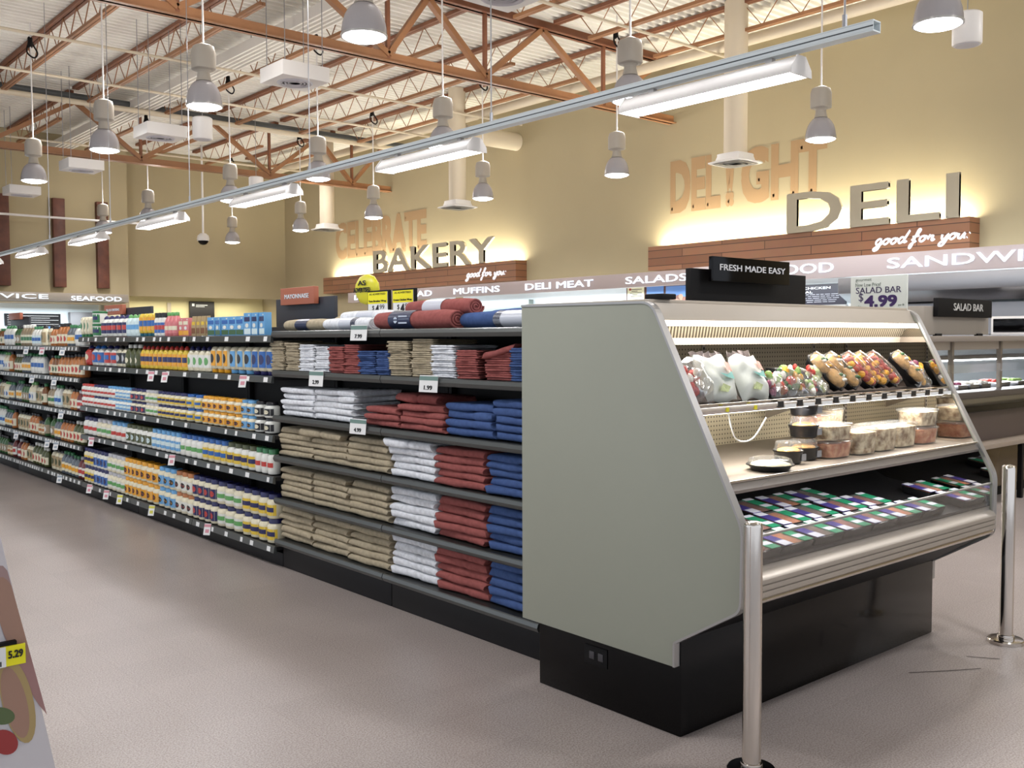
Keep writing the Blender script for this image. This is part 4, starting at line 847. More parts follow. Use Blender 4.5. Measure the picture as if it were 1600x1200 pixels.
ot = MB().box(2.858, 2.8625, 2.72, 2.85, .165, .245).build('socket_plate', BLACKM, case, .003)
for y in (2.76, 2.81): MB().lathe([(.016, 0), (.016, .002)], (0, 0, 0), 12).v and None
g = MB()
for y in (2.755, 2.805): g.box(2.855, 2.858, y-.014, y+.014, .19, .222, 0)
g.build('socket', M('dark_grey_socket', (58, 56, 60), .4), ot, .002)
MB().prism([(2.055, .56), (2.345, .372), (3.1, .372), (3.1, .64), (2.3, .64), (2.10, .66), (2.06, .60)], 'x', 2.864, 4.871).build('tub_underside', BLACKM, case, 0, 30)
br = MB().prism([(2.042, .578), (2.030, .586), (2.030, .604), (2.036, .606), (2.036, .609), (2.030, .611), (2.030, .627), (2.036, .629), (2.036, .632), (2.030, .634), (2.030, .648), (2.042, .665), (2.08, .685), (2.10, .66), (2.07, .58)], 'x', 2.864, 4.871).build('front_bumper', M('warm_steel_bumper', (172, 164, 154), .34, .6), case, 0, 30)
MB().tube([(2.866, 2.05, .57), (4.87, 2.05, .57)], .012, 10).build('lower_bead', CHROME, br)
MB().prism([(2.052, .67), (2.058, .67), (2.062, .80), (2.056, .80)], 'x', 2.87, 4.868).build('front_glass', GLASS, case, 0, 0)
MB().tube([(2.868, 2.059, .803), (4.868, 2.059, .803)], .006, 8).build('glass_rail', ALU, case)
MB().box(2.864, 4.871, 2.95, 3.2, .6, 1.655).build('back_body', BODY, case)
MB().box(2.866, 4.869, 2.94, 2.952, .95, 1.56).build('peg_panel', dots_mat('pegboard_cream', (196, 182, 150), (92, 82, 66), .022, .2), case, 0, 0)
for x in (3.75, 4.7, 2.95): 
    g = MB().box(x-.012, x+.012, 2.934, 2.941, .95, 1.5, 0)
    for q in range(22): g.box(x-.004, x+.004, 2.9325, 2.934, .96+.025*q, .973+.025*q, 1)
    g.build('slotted_upright', [BODY, BLACKM], case, 0, 0)
can = MB().prism([(2.452, 1.585), (2.485, 1.655), (3.2, 1.655), (3.2, 1.60), (2.62, 1.60), (2.53, 1.575)], 'x', 2.864, 4.871).build('canopy', BODY, case, .003, 30)
MB().box(2.862, 4.873, 2.50, 3.214, 1.656, 1.668).build('canopy_top', BODY, case, .002)
MB().prism([(2.452, 1.586), (2.45, 1.572), (2.475, 1.565), (2.49, 1.58)], 'x', 2.87, 4.868).build('light_strip', CASEEM, case, 0, 30)
MB().prism([(2.49, 1.575), (2.535, 1.515), (2.56, 1.515), (2.56, 1.6)], 'x', 2.87, 4.868).build('honeycomb_grille', dots_mat('honeycomb_grille', (176, 164, 140), (84, 74, 58), .02, .5, diag=True), case, 0, 0)
MB().prism([(2.53, 1.518), (2.535, 1.49), (2.56, 1.49), (2.56, 1.518)], 'x', 2.87, 4.868).build('grille_lip', BODY, case, 0, 0)
MB().box(2.90, 2.985, 2.47, 2.56, 1.668, 1.69).build('latch_block', BLACKM, case, .006)
MIR = M('dim_mirror', (205, 200, 195), .02, 1.0)
MP = rounded([(2.94, .66), (2.06, .66), (2.062, .845), (2.455, 1.61), (2.94, 1.61)], {2: .03, 3: .03})
MB().prism(MP, 'x', 4.866, 4.872).build('mirror_panel', MIR, case, 0, 30)
TAGB = M('black_price_chip', (24, 24, 26), .4)
def cshelf(z, yf, zr, mat, chips, name):
    s = MB().box(2.866, 4.864, yf+.015, 2.93, z-.025, z).build(name, mat, case, .002)
    MB().prism([(yf, zr), (yf-.004, zr+.012), (yf+.006, z-.012), (yf+.012, z), (yf+.02, z), (yf+.02, zr)], 'x', 2.868, 4.863).build('front_rail', M('bright_shelf_rail', (205, 200, 196), .2, .85), s, 0, 30) if chips else MB().prism([(yf, zr), (yf-.004, zr+.012), (yf+.006, z-.012), (yf+.012, z), (yf+.02, z), (yf+.02, zr)], 'x', 2.868, 4.863).build('front_rail', M('dull_shelf_rail', (140, 134, 130), .25, .7), s, 0, 30)
    MB().tube([(2.868, yf+.01, z+.003), (4.863, yf+.01, z+.003)], .005, 8).build('lip_bead', CHROME, s)
    if chips:
        c1 = MB().box(0, .035, yf-.009, yf-.004, zr+.006, zr+.03).mesh('price_chip', TAGB, 0, 0); c2 = MB().box(0, .08, yf-.008, yf-.004, zr+.002, zr+.016).mesh('price_label', WHITEP, 0, 0); c3 = MB().box(0, .015, yf-.009, yf-.004, zr+.006, zr+.022).mesh('shelf_dot', YEL, 0, 0)
        for k in range(11):
            link('price_chip', c1, s).location.x = 3.36+k*.137; link('price_label', c2, s).location.x = 3.405+k*.137
        for x in (3.02, 3.2): link('shelf_dot', c3, s).location.x = x
    if chips: MB().box(2.9, 4.84, yf+.022, yf+.04, zr-.004, zr+.008).build('shelf_tube', CASEEM, s, .003)
    for x in (3.0, 4.25): MB().prism([(yf+.3, z-.025), (2.93, z-.025), (2.93, z-.16)], 'x', x, x+.012).build('bracket', BODY, s)
    return s
cshelf(1.263, 2.262, 1.232, M('dark_brown_shelf', (70, 60, 56), .4), True, 'upper_shelf')
cshelf(.995, 2.118, .955, M('taupe_wire_shelf', (150, 138, 124), .4), False, 'lower_shelf')
MB().prism([(2.075, .69), (2.075, .70), (2.60, .779), (2.93, .95), (2.945, .95), (2.945, .69)], 'x', 2.866, 4.864).build('bottom_deck', M('black_deck_mat', (20, 20, 22), .4, bump=(30, .1)), case, 0, 30)
# product hangers, clear strips
MB().tube(smoothpath([(3.05, 2.27, 1.235), (3.1, 2.27, 1.13), (3.22, 2.28, 1.12), (3.3, 2.27, 1.2)]), .003, 6).build('cable', WHITEM, case)
o = MB().box(3.0, 3.05, 2.5, 2.53, 1.06, 1.2).build('clip_strip', PLASTIC, case)

# sign on top of the case
t = thing('case_sign', 'black FRESH MADE EASY sign standing on the refrigerated case', 'sign', (3.87, 2.75, 1.668))
MB().box(3.42, 4.325, 2.75, 2.78, 1.668, 1.826).build('backing_panel', BLACKM, t, .003)
MB().box(3.5, 4.092, 2.69, 2.715, 1.768, 1.879).build('name_plate', BLACKP, t, .003)
for x in (3.6, 3.95): MB().box(x, x+.03, 2.715, 2.75, 1.79, 1.815).build('standoff', BLACKM, t)
text('lettering', 'FRESH MADE EASY', M('silver_letter', (216, 216, 218), .4), t, (3.545, 2.689, 1.818), .505, .028, R_NY, .002, .01)

# ------------------------------------------------------------------ food in the case
FC = {k: M(f'food_{k}', v, .55, bump=(60, .5), var=(45, .25)) for k, v in dict(lettuce=(196, 206, 150), tomato=(184, 56, 44), bread=(206, 160, 96), cheese=(232, 170, 50), meat=(164, 72, 56), rotini=(208, 120, 60), white=(230, 226, 214), cucumber=(130, 160, 84), onion=(140, 70, 96), green=(60, 100, 50), chilli=(150, 64, 36), cream=(226, 214, 180), dip=(214, 160, 80)).items()}
FILM = clear('film_wrap', (250, 250, 250), .05, .05); TRAY = M('black_food_tray', (18, 18, 20), .35)
PRINTW = M('white_bag_print', (206, 208, 198), .45); TEALP = M('teal_bag_print', (120, 190, 178), .45); CORP = M('coral_bag_print', (226, 118, 92), .45)
def blob(mb, c, r, mi, sq=(1, 1, 1), rot=0, seed=0, lv=(8, 6)):
    n, m = lv; vs = []; ca, sa = math.cos(rot), math.sin(rot); rd = random.Random(seed)
    for j in range(m+1):
        th = PI*j/m
        for k in range(n):
            ph = 2*PI*k/n; q = 1+rd.uniform(-.08, .08); x, y, z = r*q*math.sin(th)*math.cos(ph)*sq[0], r*q*math.sin(th)*math.sin(ph)*sq[1], r*math.cos(th)*sq[2]
            vs.append((c[0]+x*ca-y*sa, c[1]+x*sa+y*ca, c[2]+z))
    mb.add(vs, [(j*n+k, j*n+(k+1) % n, (j+1)*n+(k+1) % n, (j+1)*n+k) for j in range(m) for k in range(n)], mi)
def pillow(mb, c, W, H, D, mi, lean=.35, seed=0, n=14, m=14):
    # bag in the plane facing -y, leaning back
    rd = random.Random(seed); ph = [rd.uniform(0, 6) for _ in range(4)]
    for sgn in (-1, 1):
        vs = []
        for i in range(n+1):
            u = i/n*2-1
            for j in range(m+1):
                v_ = j/m*2-1; th = D/2*max(0, (1-abs(u)**3.0))**.6*max(0, (1-abs(v_)**3.2))**.6*(1-.35*(v_+1)/2)
                th *= 1+.18*math.sin(u*5+ph[0])*math.sin(v_*6+ph[1])
                x = u*W/2*(1-.05*v_*v_); z = (v_+1)/2*H+.008*math.sin(u*4+ph[2]) ; y = sgn*th
                vs.append((c[0]+x, c[1]+y*math.cos(lean)+z*math.sin(lean), c[2]+z*math.cos(lean)-y*math.sin(lean)*.6))
        mb.add(vs, [(i*(m+1)+j, (i+1)*(m+1)+j, (i+1)*(m+1)+j+1, i*(m+1)+j+1) for i in range(n) for j in range(m)], mi)
def bagpatch(mb, c, W, H, D, poly, mi, lean):
    vs = []
    for u, v_ in poly:
        th = D/2*max(0, (1-abs(u)**3.0))**.6*max(0, (1-abs(v_)**3.2))**.6*(1-.35*(v_+1)/2)*1.2+.004
        z = (v_+1)/2*H; y = -th; vs.append((c[0]+u*W/2, c[1]+y*math.cos(lean)+z*math.sin(lean), c[2]+z*math.cos(lean)-y*math.sin(lean)*.6))
    mb.add(vs, [tuple(range(len(vs)))], mi)
Z1 = 1.265
def salad_bag(x, lab, W=.2, H=.21, seed=1):
    t = thing('salad_bag', lab, 'salad bag', (x, 2.36, Z1)); c = (x, 2.345, Z1+.002); D = .10; le = .42
    g = MB(); pillow(g, c, W, H*.93, D, 0, le, seed); g.build('bag', PRINTW, t, 0, 60)
    g = MB()
    bagpatch(g, c, W, H, D, [(-.25, .08), (.1, -.12), (.6, -.2), (.62, .12), (.2, .0)], 0, le); bagpatch(g, c, W, H, D, [(.3, .2), (.72, .12), (.7, .5), (.35, .55)], 1, le); bagpatch(g, c, W, H, D, [(-.55, -.62), (-.1, -.7), (.1, -.5), (-.3, -.35)], 2, le)
    g.build('bag_print', [TEALP, CORP, FC['lettuce']], t, 0, 0)
    g = MB(); zz = H*.93; vs = []
    for i in range(15):
        u = i/14*2-1; yy = .012*math.sin(i*2.1+seed)
        for hz in (0, .03): vs.append((c[0]+u*W*.46, c[1]+(zz+hz)*math.sin(le)+yy*(hz > 0), c[2]+(zz-.012+hz)*math.cos(le)+.006*math.sin(i*1.7)))
    g.add(vs, [(2*i, 2*i+2, 2*i+3, 2*i+1) for i in range(14)]); g.build('crimped_top', M('crinkled_clear_film', (140, 128, 124), .2, .5), t)
salad_bag(3.12, 'upright white salad bag with teal and coral print, left of two', seed=1)
salad_bag(3.335, 'upright white salad bag with teal and coral print, right of two', W=.19, seed=4)
t = thing('vegetable_bag', 'clear bag of radish and white vegetables at the left end of the upper shelf', 'vegetable bag', (2.96, 2.36, Z1))
g = MB()
for k in range(16): blob(g, (2.955+random.uniform(-.055, .055), 2.36+random.uniform(0, .06), Z1+.022+k*.007), random.uniform(.018, .03), random.choice((0, 0, 1, 2)), seed=k)
g.build('vegetables', [FC['tomato'], FC['white'], FC['onion']], t, 0, 60)
g = MB(); pillow(g, (2.962, 2.335, Z1), .17, .185, .12, 0, .35, 8); g.build('film', FILM, t, 0, 60)
def veg_tray(x, lab, cols, W=.14, seed=0, H=.12, y=2.36):
    t = thing('vegetable_tray', lab, 'vegetable tray', (x, y, Z1)); rd = random.Random(seed); le = .55
    MB().add([(x+a*W/2, y+d+h*math.sin(le), Z1+.004+h*math.cos(le)) for h in (0, H) for a, d in ((-1, -.02), (1, -.02), (1, .03), (-1, .03))], [(3, 2, 1, 0), (4, 5, 6, 7), (0, 1, 5, 4), (1, 2, 6, 5), (2, 3, 7, 6), (3, 0, 4, 7)]).build('tray', TRAY, t, .004)
    g = MB()
    for k in range(26):
        h = rd.uniform(.012, H-.004); a = rd.uniform(-.85, .85); blob(g, (x+a*W/2, y-.03+h*math.sin(le)+rd.uniform(0, .012), Z1+.008+h*math.cos(le)), rd.uniform(.014, .024), rd.randrange(len(cols)), (1, .6, rd.uniform(.7, 1.3)), rd.uniform(0, 3), k)
    g.build('vegetables', [FC[c] for c in cols], t, 0, 60)
    g = MB(); pillow(g, (x, y-.028, Z1+.002), W*1.05, H*1.02, .07, 0, le, seed); g.build('film', FILM, t, 0, 60)
veg_tray(3.50, 'small tray of red onion and mixed vegetables beside the salad bags', ('onion', 'white', 'tomato', 'cucumber'), .12, 2, .11)
veg_tray(3.64, 'tray of tomato, cucumber and mushroom salad, left one', ('tomato', 'cucumber', 'white', 'cheese', 'green'), .15, 3, .14)
veg_tray(3.80, 'tray of chopped cucumber, pepper and ham salad next to the sandwiches', ('cucumber', 'white', 'tomato', 'lettuce'), .15, 5, .13)
veg_tray(4.74, 'tray of mixed salad at the right end of the upper shelf by the mirror', ('tomato', 'cucumber', 'white', 'cheese', 'onion'), .15, 6, .14)
def platter(x, lab, kind, seed=0):
    # oval tray on its edge: long axis leaning back to the left, face turned to the camera
    t = thing('food_platter', lab, 'platter', (x, 2.38, Z1)); rd = random.Random(seed)
    L, W = .21, .105; T = Vector((-.62, .42, .66)).normalized(); Nn = Vector((.45, -.86, .24)); Nn = (Nn-T*Nn.dot(T)).normalized(); B = T.cross(Nn).normalized()
    o = Vector((x+.05, 2.345, Z1+.028))+T*L*.48
    def P(a, b_, n_): return o+T*a+B*b_+Nn*n_
    def ring(sa, sb, n_, k=24): return [P(sa*math.copysign(abs(math.cos(q))**.7, math.cos(q)), sb*math.copysign(abs(math.sin(q))**.7, math.sin(q)), n_) for q in (2*PI*i/k for i in range(k))]
    g = MB(); rs = ring(L*.44, W*.38, -.03)+ring(L*.5, W*.48, 0)+ring(L*.53, W*.52, .002)+ring(L*.53, W*.52, -.003)
    g.add(rs, [(j*24+k, j*24+(k+1) % 24, (j+1)*24+(k+1) % 24, (j+1)*24+k) for j in range(3) for k in range(24)]+[tuple(range(24))]); g.build('tray', TRAY, t)
    g = MB()
    if kind == 'sub':
        for s_ in (-.23, .23):
            c = P(L*s_, 0, .014); vs = []
            for j in range(9):
                th = PI*j/8
                for k in range(14):
                    ph = 2*PI*k/14; vs.append(c+T*(L*.25*math.cos(th))+B*(W*.44*math.sin(th)*math.cos(ph))+Nn*(.03*math.sin(th)*math.sin(ph)))
            g.add(vs, [(j*14+k, j*14+(k+1) % 14, (j+1)*14+(k+1) % 14, (j+1)*14+k) for j in range(8) for k in range(14)], 0)
            for k in range(4): blob(g, P(L*(s_+rd.uniform(-.14, .14)), W*rd.uniform(-.2, .2), .042), .013, rd.choice((1, 2, 3)), (1, 1, .6), 0, k)
        mats = [FC['bread'], FC['green'], FC['white'], FC['cheese']]
    else:
        for k in range(15):
            q = 2*PI*k/15; blob(g, P(L*.40*math.cos(q), W*.36*math.sin(q), .012), .021, 0 if kind == 'cheese' or k % 2 else 1, (1, 1, .8), q, k)
        for k in range(14): blob(g, P(L*rd.uniform(-.3, .3), W*rd.uniform(-.22, .22), .018), .019, 1 if kind == 'cheese' or k % 2 else 2, (1, .8, .8), k, k+50)
        mats = [FC['cheese'], FC['meat'], FC['tomato']]
    g.build('food', mats, t, 0, 60)
    rs = ring(L*.52, W*.5, .004)+ring(L*.48, W*.46, .04)+ring(L*.3, W*.28, .048)
    MB().add(rs, [(j*24+k, j*24+(k+1) % 24, (j+1)*24+(k+1) % 24, (j+1)*24+k) for j in range(2) for k in range(24)]+[tuple(range(48, 72))]).build('lid', PLASTIC, t, 0, 50)
platter(3.93, 'sandwich platter on edge, leaning behind the front sandwich platter', 'sub', 1); platter(4.05, 'long sandwich roll platter on edge beside the salad trays', 'sub', 2)
platter(4.2, 'red and orange antipasto platter leaning behind the cheese one', 'meat', 3); platter(4.3, 'orange cheese and red meat platter on edge in the middle', 'cheese', 4); platter(4.42, 'meat and cheese platter on edge, right of the orange one', 'meat', 5)
platter(4.66, 'two-roll sandwich platter on edge near the mirror end', 'sub', 6)
Zs = .998
def dip_bowl(x, y, z, lab, r=.052):
    t = thing('dip_bowl', lab, 'bowl', (x, y, z), 'black dip bowls with clear lids')
    MB().lathe([(.8*r, 0), (.9*r, .005), (r, .045), (1.08*r, .05), (1.08*r, .054), (.95*r, .052)], (x, y, z), 24).build('bowl', TRAY, t)
    g = MB(); blob(g, (x, y, z+.05), r*.85, 0, (1, 1, .35), 0, 3, (14, 8)); g.build('dip', FC['dip'], t, 0, 60)
    MB().lathe([(1.05*r, .056), (.97*r, .06), (.9*r, .088), (.82*r, .092)], (x, y, z), 24).build('lid', PLASTIC, t)
    MB().box(x+.2*r, x+.75*r, y-1.0*r, y-.92*r, z+.012, z+.04).build('sticker', M('grey_sticker', (130, 130, 132), .5), t)
for i in range(3): dip_bowl(3.66, 2.33, Zs+i*.094, ('lowest', 'middle', 'topmost')[i]+' black bowl in the stack of three on the lower shelf', .06)
dip_bowl(3.5, 2.3, Zs, 'black dip bowl standing left of the stack of three bowls', .058)
def pie(x, y, z, lab, r):
    t = thing('pie_tray', lab, 'pie', (x, y, z)); MB().lathe([(.85*r, 0), (r, .018), (1.1*r, .02), (1.1*r, .024), (.9*r, .02)], (x, y, z), 26).build('tray', TRAY, t)
    g = MB(); blob(g, (x, y, z+.022), r*.9, 0, (1, 1, .2), 0, 5, (18, 8)); g.build('filling', FC['cream'], t, 0, 60)
    MB().lathe([(1.05*r, .026), (.95*r, .045), (.7*r, .052), (.3*r, .054)], (x, y, z), 26).build('lid', PLASTIC, t)
pie(3.27, 2.23, Zs, 'round pale pie under a clear lid at the left of the lower shelf', .085)
dip_bowl(2.98, 2.62, Zs, 'black bowl half hidden behind the near end panel', .05); dip_bowl(2.98, 2.62, Zs+.094, 'upper black bowl half hidden behind the near end panel', .05)
POP = M('pale_popcorn', (206, 190, 158), .8, bump=(45, 1.0), var=(28, .35, (120, 92, 60))); POP2 = M('reddish_snack_mix', (190, 140, 104), .8, bump=(45, 1.0), var=(28, .35, (150, 80, 50)))
def tubc(x, y, z, lab, W, D, H, red=False):
    t = thing('snack_container', lab, 'container', (x, y, z), 'clear snack containers on the lower shelf')
    def ring(s, zz, k=20): return [(x+W/2*s*math.copysign(abs(math.cos(q))**.45, math.cos(q)), y+D/2*s*math.copysign(abs(math.sin(q))**.45, math.sin(q)), z+zz) for q in (2*PI*i/k for i in range(k))]
    def shell(rs, nm, m_, cap0=True, cap1=True):
        k = 20; v_ = sum(rs, []); f = [(j*k+i, j*k+(i+1) % k, (j+1)*k+(i+1) % k, (j+1)*k+i) for j in range(len(rs)-1) for i in range(k)]
        if cap0: f.append(tuple(range(k)))
        if cap1: f.append(tuple((len(rs)-1)*k+i for i in range(k)))
        MB().add(v_, f).build(nm, m_, t, 0, 50)
    shell([ring(.84, .004), ring(.88, H*.4), ring(.92, H*.80), ring(.5, H*.86)], 'contents', POP2 if red else POP)
    shell([ring(.88, 0), ring(.92, H*.4), ring(.97, H*.84)], 'tub', PLASTIC, True, False)
    shell([ring(1.02, H*.84), ring(1.03, H*.9), ring(.98, H*.96), ring(.6, H)], 'lid', PLASTIC, False, True)
TB = [(3.83, 2.31, 0, .19, .15, .075, True, 'lower left snack tub beside the bowls'), (3.83, 2.31, .076, .19, .15, .075, False, 'second snack tub up beside the bowls'), (4.0, 2.5, 0, .2, .16, .09, False, 'snack tub at the back of the middle group, lower'), (4.0, 2.5, .09, .2, .16, .085, True, 'snack tub at the back of the middle group, upper'), (4.03, 2.3, 0, .18, .15, .12, False, 'tall pale popcorn tub in the front middle'),
      (4.2, 2.56, 0, .17, .15, .1, False, 'rear snack tub left of the bracket, lower'), (4.2, 2.56, .1, .17, .15, .09, False, 'rear snack tub left of the bracket, upper'), (4.225, 2.31, 0, .19, .15, .125, False, 'large popcorn tub right of the front middle one'), (4.44, 2.33, 0, .2, .16, .12, False, 'popcorn tub with a shadowed left side'), (4.66, 2.33, 0, .19, .16, .085, True, 'reddish snack tub near the mirror, lower'), (4.66, 2.33, .086, .19, .16, .085, False, 'snack tub near the mirror, upper')]
for x, y, dz, W, D, H, rd_, lb in TB: tubc(x, y, Zs+dz, lb+' on the lower shelf', W, D, H, rd_)
# sleeved packs in the bottom deck
SLG = M('green_sleeve', (40, 140, 100), .35); SLP = M('purple_sleeve', (70, 60, 130), .35); SLW = M('white_sleeve', (214, 216, 226), .35)
FILL = [FC['rotini'], FC['chilli'], FC['meat'], M('brown_bean_mix', (112, 70, 54), .5, bump=(60, .5), var=(50, .3))]
def pack(W, D, ci, fi):
    t = thing('meal_pack', 'x', 'meal pack', (0, 0, 0), 'sleeved meal packs in the bottom of the case'); H = .032
    MB().prism([(-D*.44, 0), (D*.44, 0), (D*.5, H), (-D*.5, H)], 'x', -W*.49, W*.49).build('tray', TRAY, t, .004)
    MB().box(-W*.44, W*.44, -D*.43, D*.43, H-.004, H+.003).build('food', FILL[fi], t, .004)
    MB().box(-W*.49, W*.49, -D*.49, D*.49, H+.0042, H+.0052).build('film_lid', PLASTIC, t)
    for nm, s0, m_ in (('purple_sleeve', -W*.48, SLP), ('green_sleeve', W*.16, SLG)):
        MB().box(s0, s0+W*.27, -D*.505, D*.505, H+.0054, H+.008, 0).box(s0, s0+W*.27, D*(.28 if m_ is SLP else .36), D*.508, H+.008, H+.0088, 1).box(s0, s0+W*.27, -D*.5 if m_ is SLP else -D*.28, -D*(.2 if m_ is SLP else .08), H+.008, H+.0088, 1).build(nm, [m_, SLW], t, 0, 0)
    return t
PK = [pack(.212, .15, 0, f) for f in range(4)]; used = set()
GRID = [(2.155, [3.02, 3.236, 3.458, 3.674, 3.892, 4.11, 4.33, 4.74], 'front'), (2.315, [3.03, 3.26, 3.478, 3.692, 3.925, 4.14, 4.72], 'second'), (2.475, [3.487, 3.714, 3.938], 'third')]
for y, xs, rn in GRID:
    for i, x in enumerate(xs):
        q = (i*3+len(rn)) % 4
        t = PK[q] if q not in used else copy_tree(PK[q]); used.add(q)
        t.location = (x, y-.003, .702+(y-2.075)*.1505); t.rotation_euler = (.149, 0, random.uniform(-.03, .03))
        t['label'] = f'purple-and-green-sleeved meal pack, {nth(i)} from the left, {rn} row of the case bottom'

# ------------------------------------------------------------------ bollards
def bollard(x, y, lab, basem):
    t = thing('bollard', lab, 'bollard', (x, y, 0), 'chrome bollards')
    MB().lathe([(.0325, .012), (.0325, .868), (.031, .878), (.026, .884), (.01, .887)], (x, y, 0), 32).build('post', CHROME, t)
    MB().lathe([(.085, 0), (.085, .016), (.08, .021), (.05, .023)], (x, y, 0), 36).build('base_flange', basem, t)
    MB().lathe([(.038, .02), (.041, .026), (.038, .04), (.033, .042)], (x, y, 0), 28).build('collar', CHROME, t)
bollard(2.815, 1.985, 'chrome bollard in front of the near end of the case, black foot', M('black_flange', (16, 15, 16), .15))
bollard(4.985, 2.02, 'chrome bollard with chrome foot past the far end of the case', CHROME)

# ------------------------------------------------------------------ salad bar
sb = thing('salad_bar', 'long dark salad bar counter with canopy and sneeze guard', 'salad bar', (9.8, 4.4, 0))
DB = M('dark_brown_laminate', (84, 72, 68), .4); DB2 = M('bronze_lower_panel', (92, 74, 48), .25, .2)
MB().box(7.3, 11.5, 3.95, 4.9, .1, .52).build('lower_panel', DB2, sb, .004)
MB().box(7.4, 11.5, 4.0, 4.85, 0, .1).build('plinth', BLACKM, sb)
MB().box(7.3, 11.5, 3.93, 4.9, .56, .84).build('upper_panel', DB, sb, .004)
MB().box(7.28, 11.5, 3.75, 4.9, .52, .56).build('divider_trim', M('taupe_trim', (150, 136, 122), .35), sb, .004)
MB().box(7.28, 11.5, 3.86, 4.92, .84, .90).build('counter_edge', BLACKP, sb, .01)
MB().box(7.3, 11.5, 3.93, 4.9, .90, .96).build('steel_band', STEEL, sb, .004)
MB().box(7.26, 11.5, 3.84, 4.05, .97, 1.03).build('tray_rail', M('grey_rail', (96, 90, 88), .3, .5), sb, .012)
MB().box(7.3, 11.5, 4.05, 4.85, .96, 1.02).build('food_well', BLACKP, sb)
for x in (7.6, 8.6, 9.6, 10.6):
    MB().box(x-.02, x+.02, 3.98, 4.02, 1.03, 1.5).build('guard_post', M('warm_grey_post', (150, 140, 128), .35, .5), sb, .004)
    MB().box(x-.02, x+.02, 3.77, 3.81, 0, .52).build('rail_leg', BLACKM, sb)
MB().box(7.2, 11.5, 3.85, 4.95, 1.475, 1.525).build('canopy', M('taupe_canopy', (140, 130, 120), .45), sb, .008)
MB().box(7.25, 11.5, 4.0, 4.1, 1.40, 1.475).build('canopy_fascia', CREAMM, sb)
MB().prism([(3.86, 1.2), (3.866, 1.2), (4.05, 1.44), (4.044, 1.44)], 'x', 7.4, 11.5).build('sneeze_guard', GLASS, sb, 0, 0)
MB().box(7.4, 11.5, 4.42, 4.6, 1.29, 1.33).build('lamp_hood', STEEL, sb, .006)
MB().box(7.45, 11.5, 4.44, 4.56, 1.275, 1.29).build('lamp_tube', M('bar_tube_glow', (245, 250, 255), .4, emit=7), sb)
for x in (7.8, 9.3, 10.8): MB().box(x-.015, x+.015, 4.5, 4.53, 1.33, 1.475).build('hood_post', STEEL, sb)
for i, x in enumerate((8.3, 8.75, 9.25, 9.5, 9.75, 10.2, 10.6)):
    t = thing('food_pan', f'salad bar pan with {("lettuce", "egg", "radish", "white dressing", "pale cheese", "tomato", "cucumber")[i]}, under the sneeze guard', 'pan', (x, 4.3, 1.02), 'salad bar pans')
    MB().box(x-.1, x+.1, 4.18, 4.45, 1.02, 1.06).build('pan', STEEL, t, .006)
    g = MB()
    for k in range(14): blob(g, (x+random.uniform(-.075, .075), 4.31+random.uniform(-.09, .09), 1.065), .035, 0, (1, 1, .6), 0, k)
    g.build('food', FC[('lettuce', 'cream', 'onion', 'white', 'white', 'tomato', 'cucumber')[i]], t, 0, 60)
t = thing('salad_bar_sign', 'black SALAD BAR sign on a grey box on top of the canopy', 'sign', (8.7, 4.1, 1.525))
MB().box(8.05, 9.3, 3.98, 4.5, 1.535, 1.78).build('grey_box', M('warm_grey_box', (146, 138, 128), .5), t, .006)
MB().box(8.2, 9.25, 3.93, 3.975, 1.69, 1.85).build('name_plate', BLACKM, t, .004)
text('lettering', 'SALAD BAR', M('pale_sign_letter', (190, 188, 184), .5), t, (8.48, 3.929, 1.745), .58, .065, R_NY, .003, .006)
for x in (8.25, 9.05): MB().box(x, x+.1, 3.965, 4.0, 1.525, 1.545).build('foot', BLACKM, t)
X0 = 7.4
t = thing('price_board', 'white board advertising SALAD BAR $4.99 behind the refrigerated case', 'sign', (X0, 4.07, 1.525))
MB().box(X0, X0+.02, 3.80, 4.285, 1.535, 2.01).build('board', M('pale_grey_board', (212, 216, 208), .5), t, .003)
MB().box(X0-.03, X0+.05, 3.95, 4.15, 1.525, 1.54).build('foot', ALU, t)
PUR = M('dark_purple_print', (54, 22, 88), .5); GRP = M('faint_grey_print', (120, 130, 120), .6)
text('lettering', 'SALAD BAR', M('plum_print', (60, 46, 84), .5), t, (X0-.001, 4.235, 1.872), .39, .05, depth=.002, bold=.002)
text('lettering', '$', M('plum_print', (60, 46, 84), .5), t, (X0-.001, 4.21, 1.80), .04, .075, depth=.002); text('lettering', '4.99', PUR, t, (X0-.001, 4.16, 1.76), .28, .095, depth=.002, bold=.035)
text('lettering', 'New Low Price!', GRP, t, (X0-.001, 4.24, 1.928), .22, .03, depth=.002); text('lettering', 'gourmet', GRP, t, (X0-.001, 4.24, 1.965), .14, .028, depth=.002); text('lettering', 'per lb', GRP, t, (X0-.001, 3.87, 1.76), .05, .022, depth=.002); text('lettering', 'only', GRP, t, (X0-.001, 4.25, 1.755), .06, .022, depth=.002)
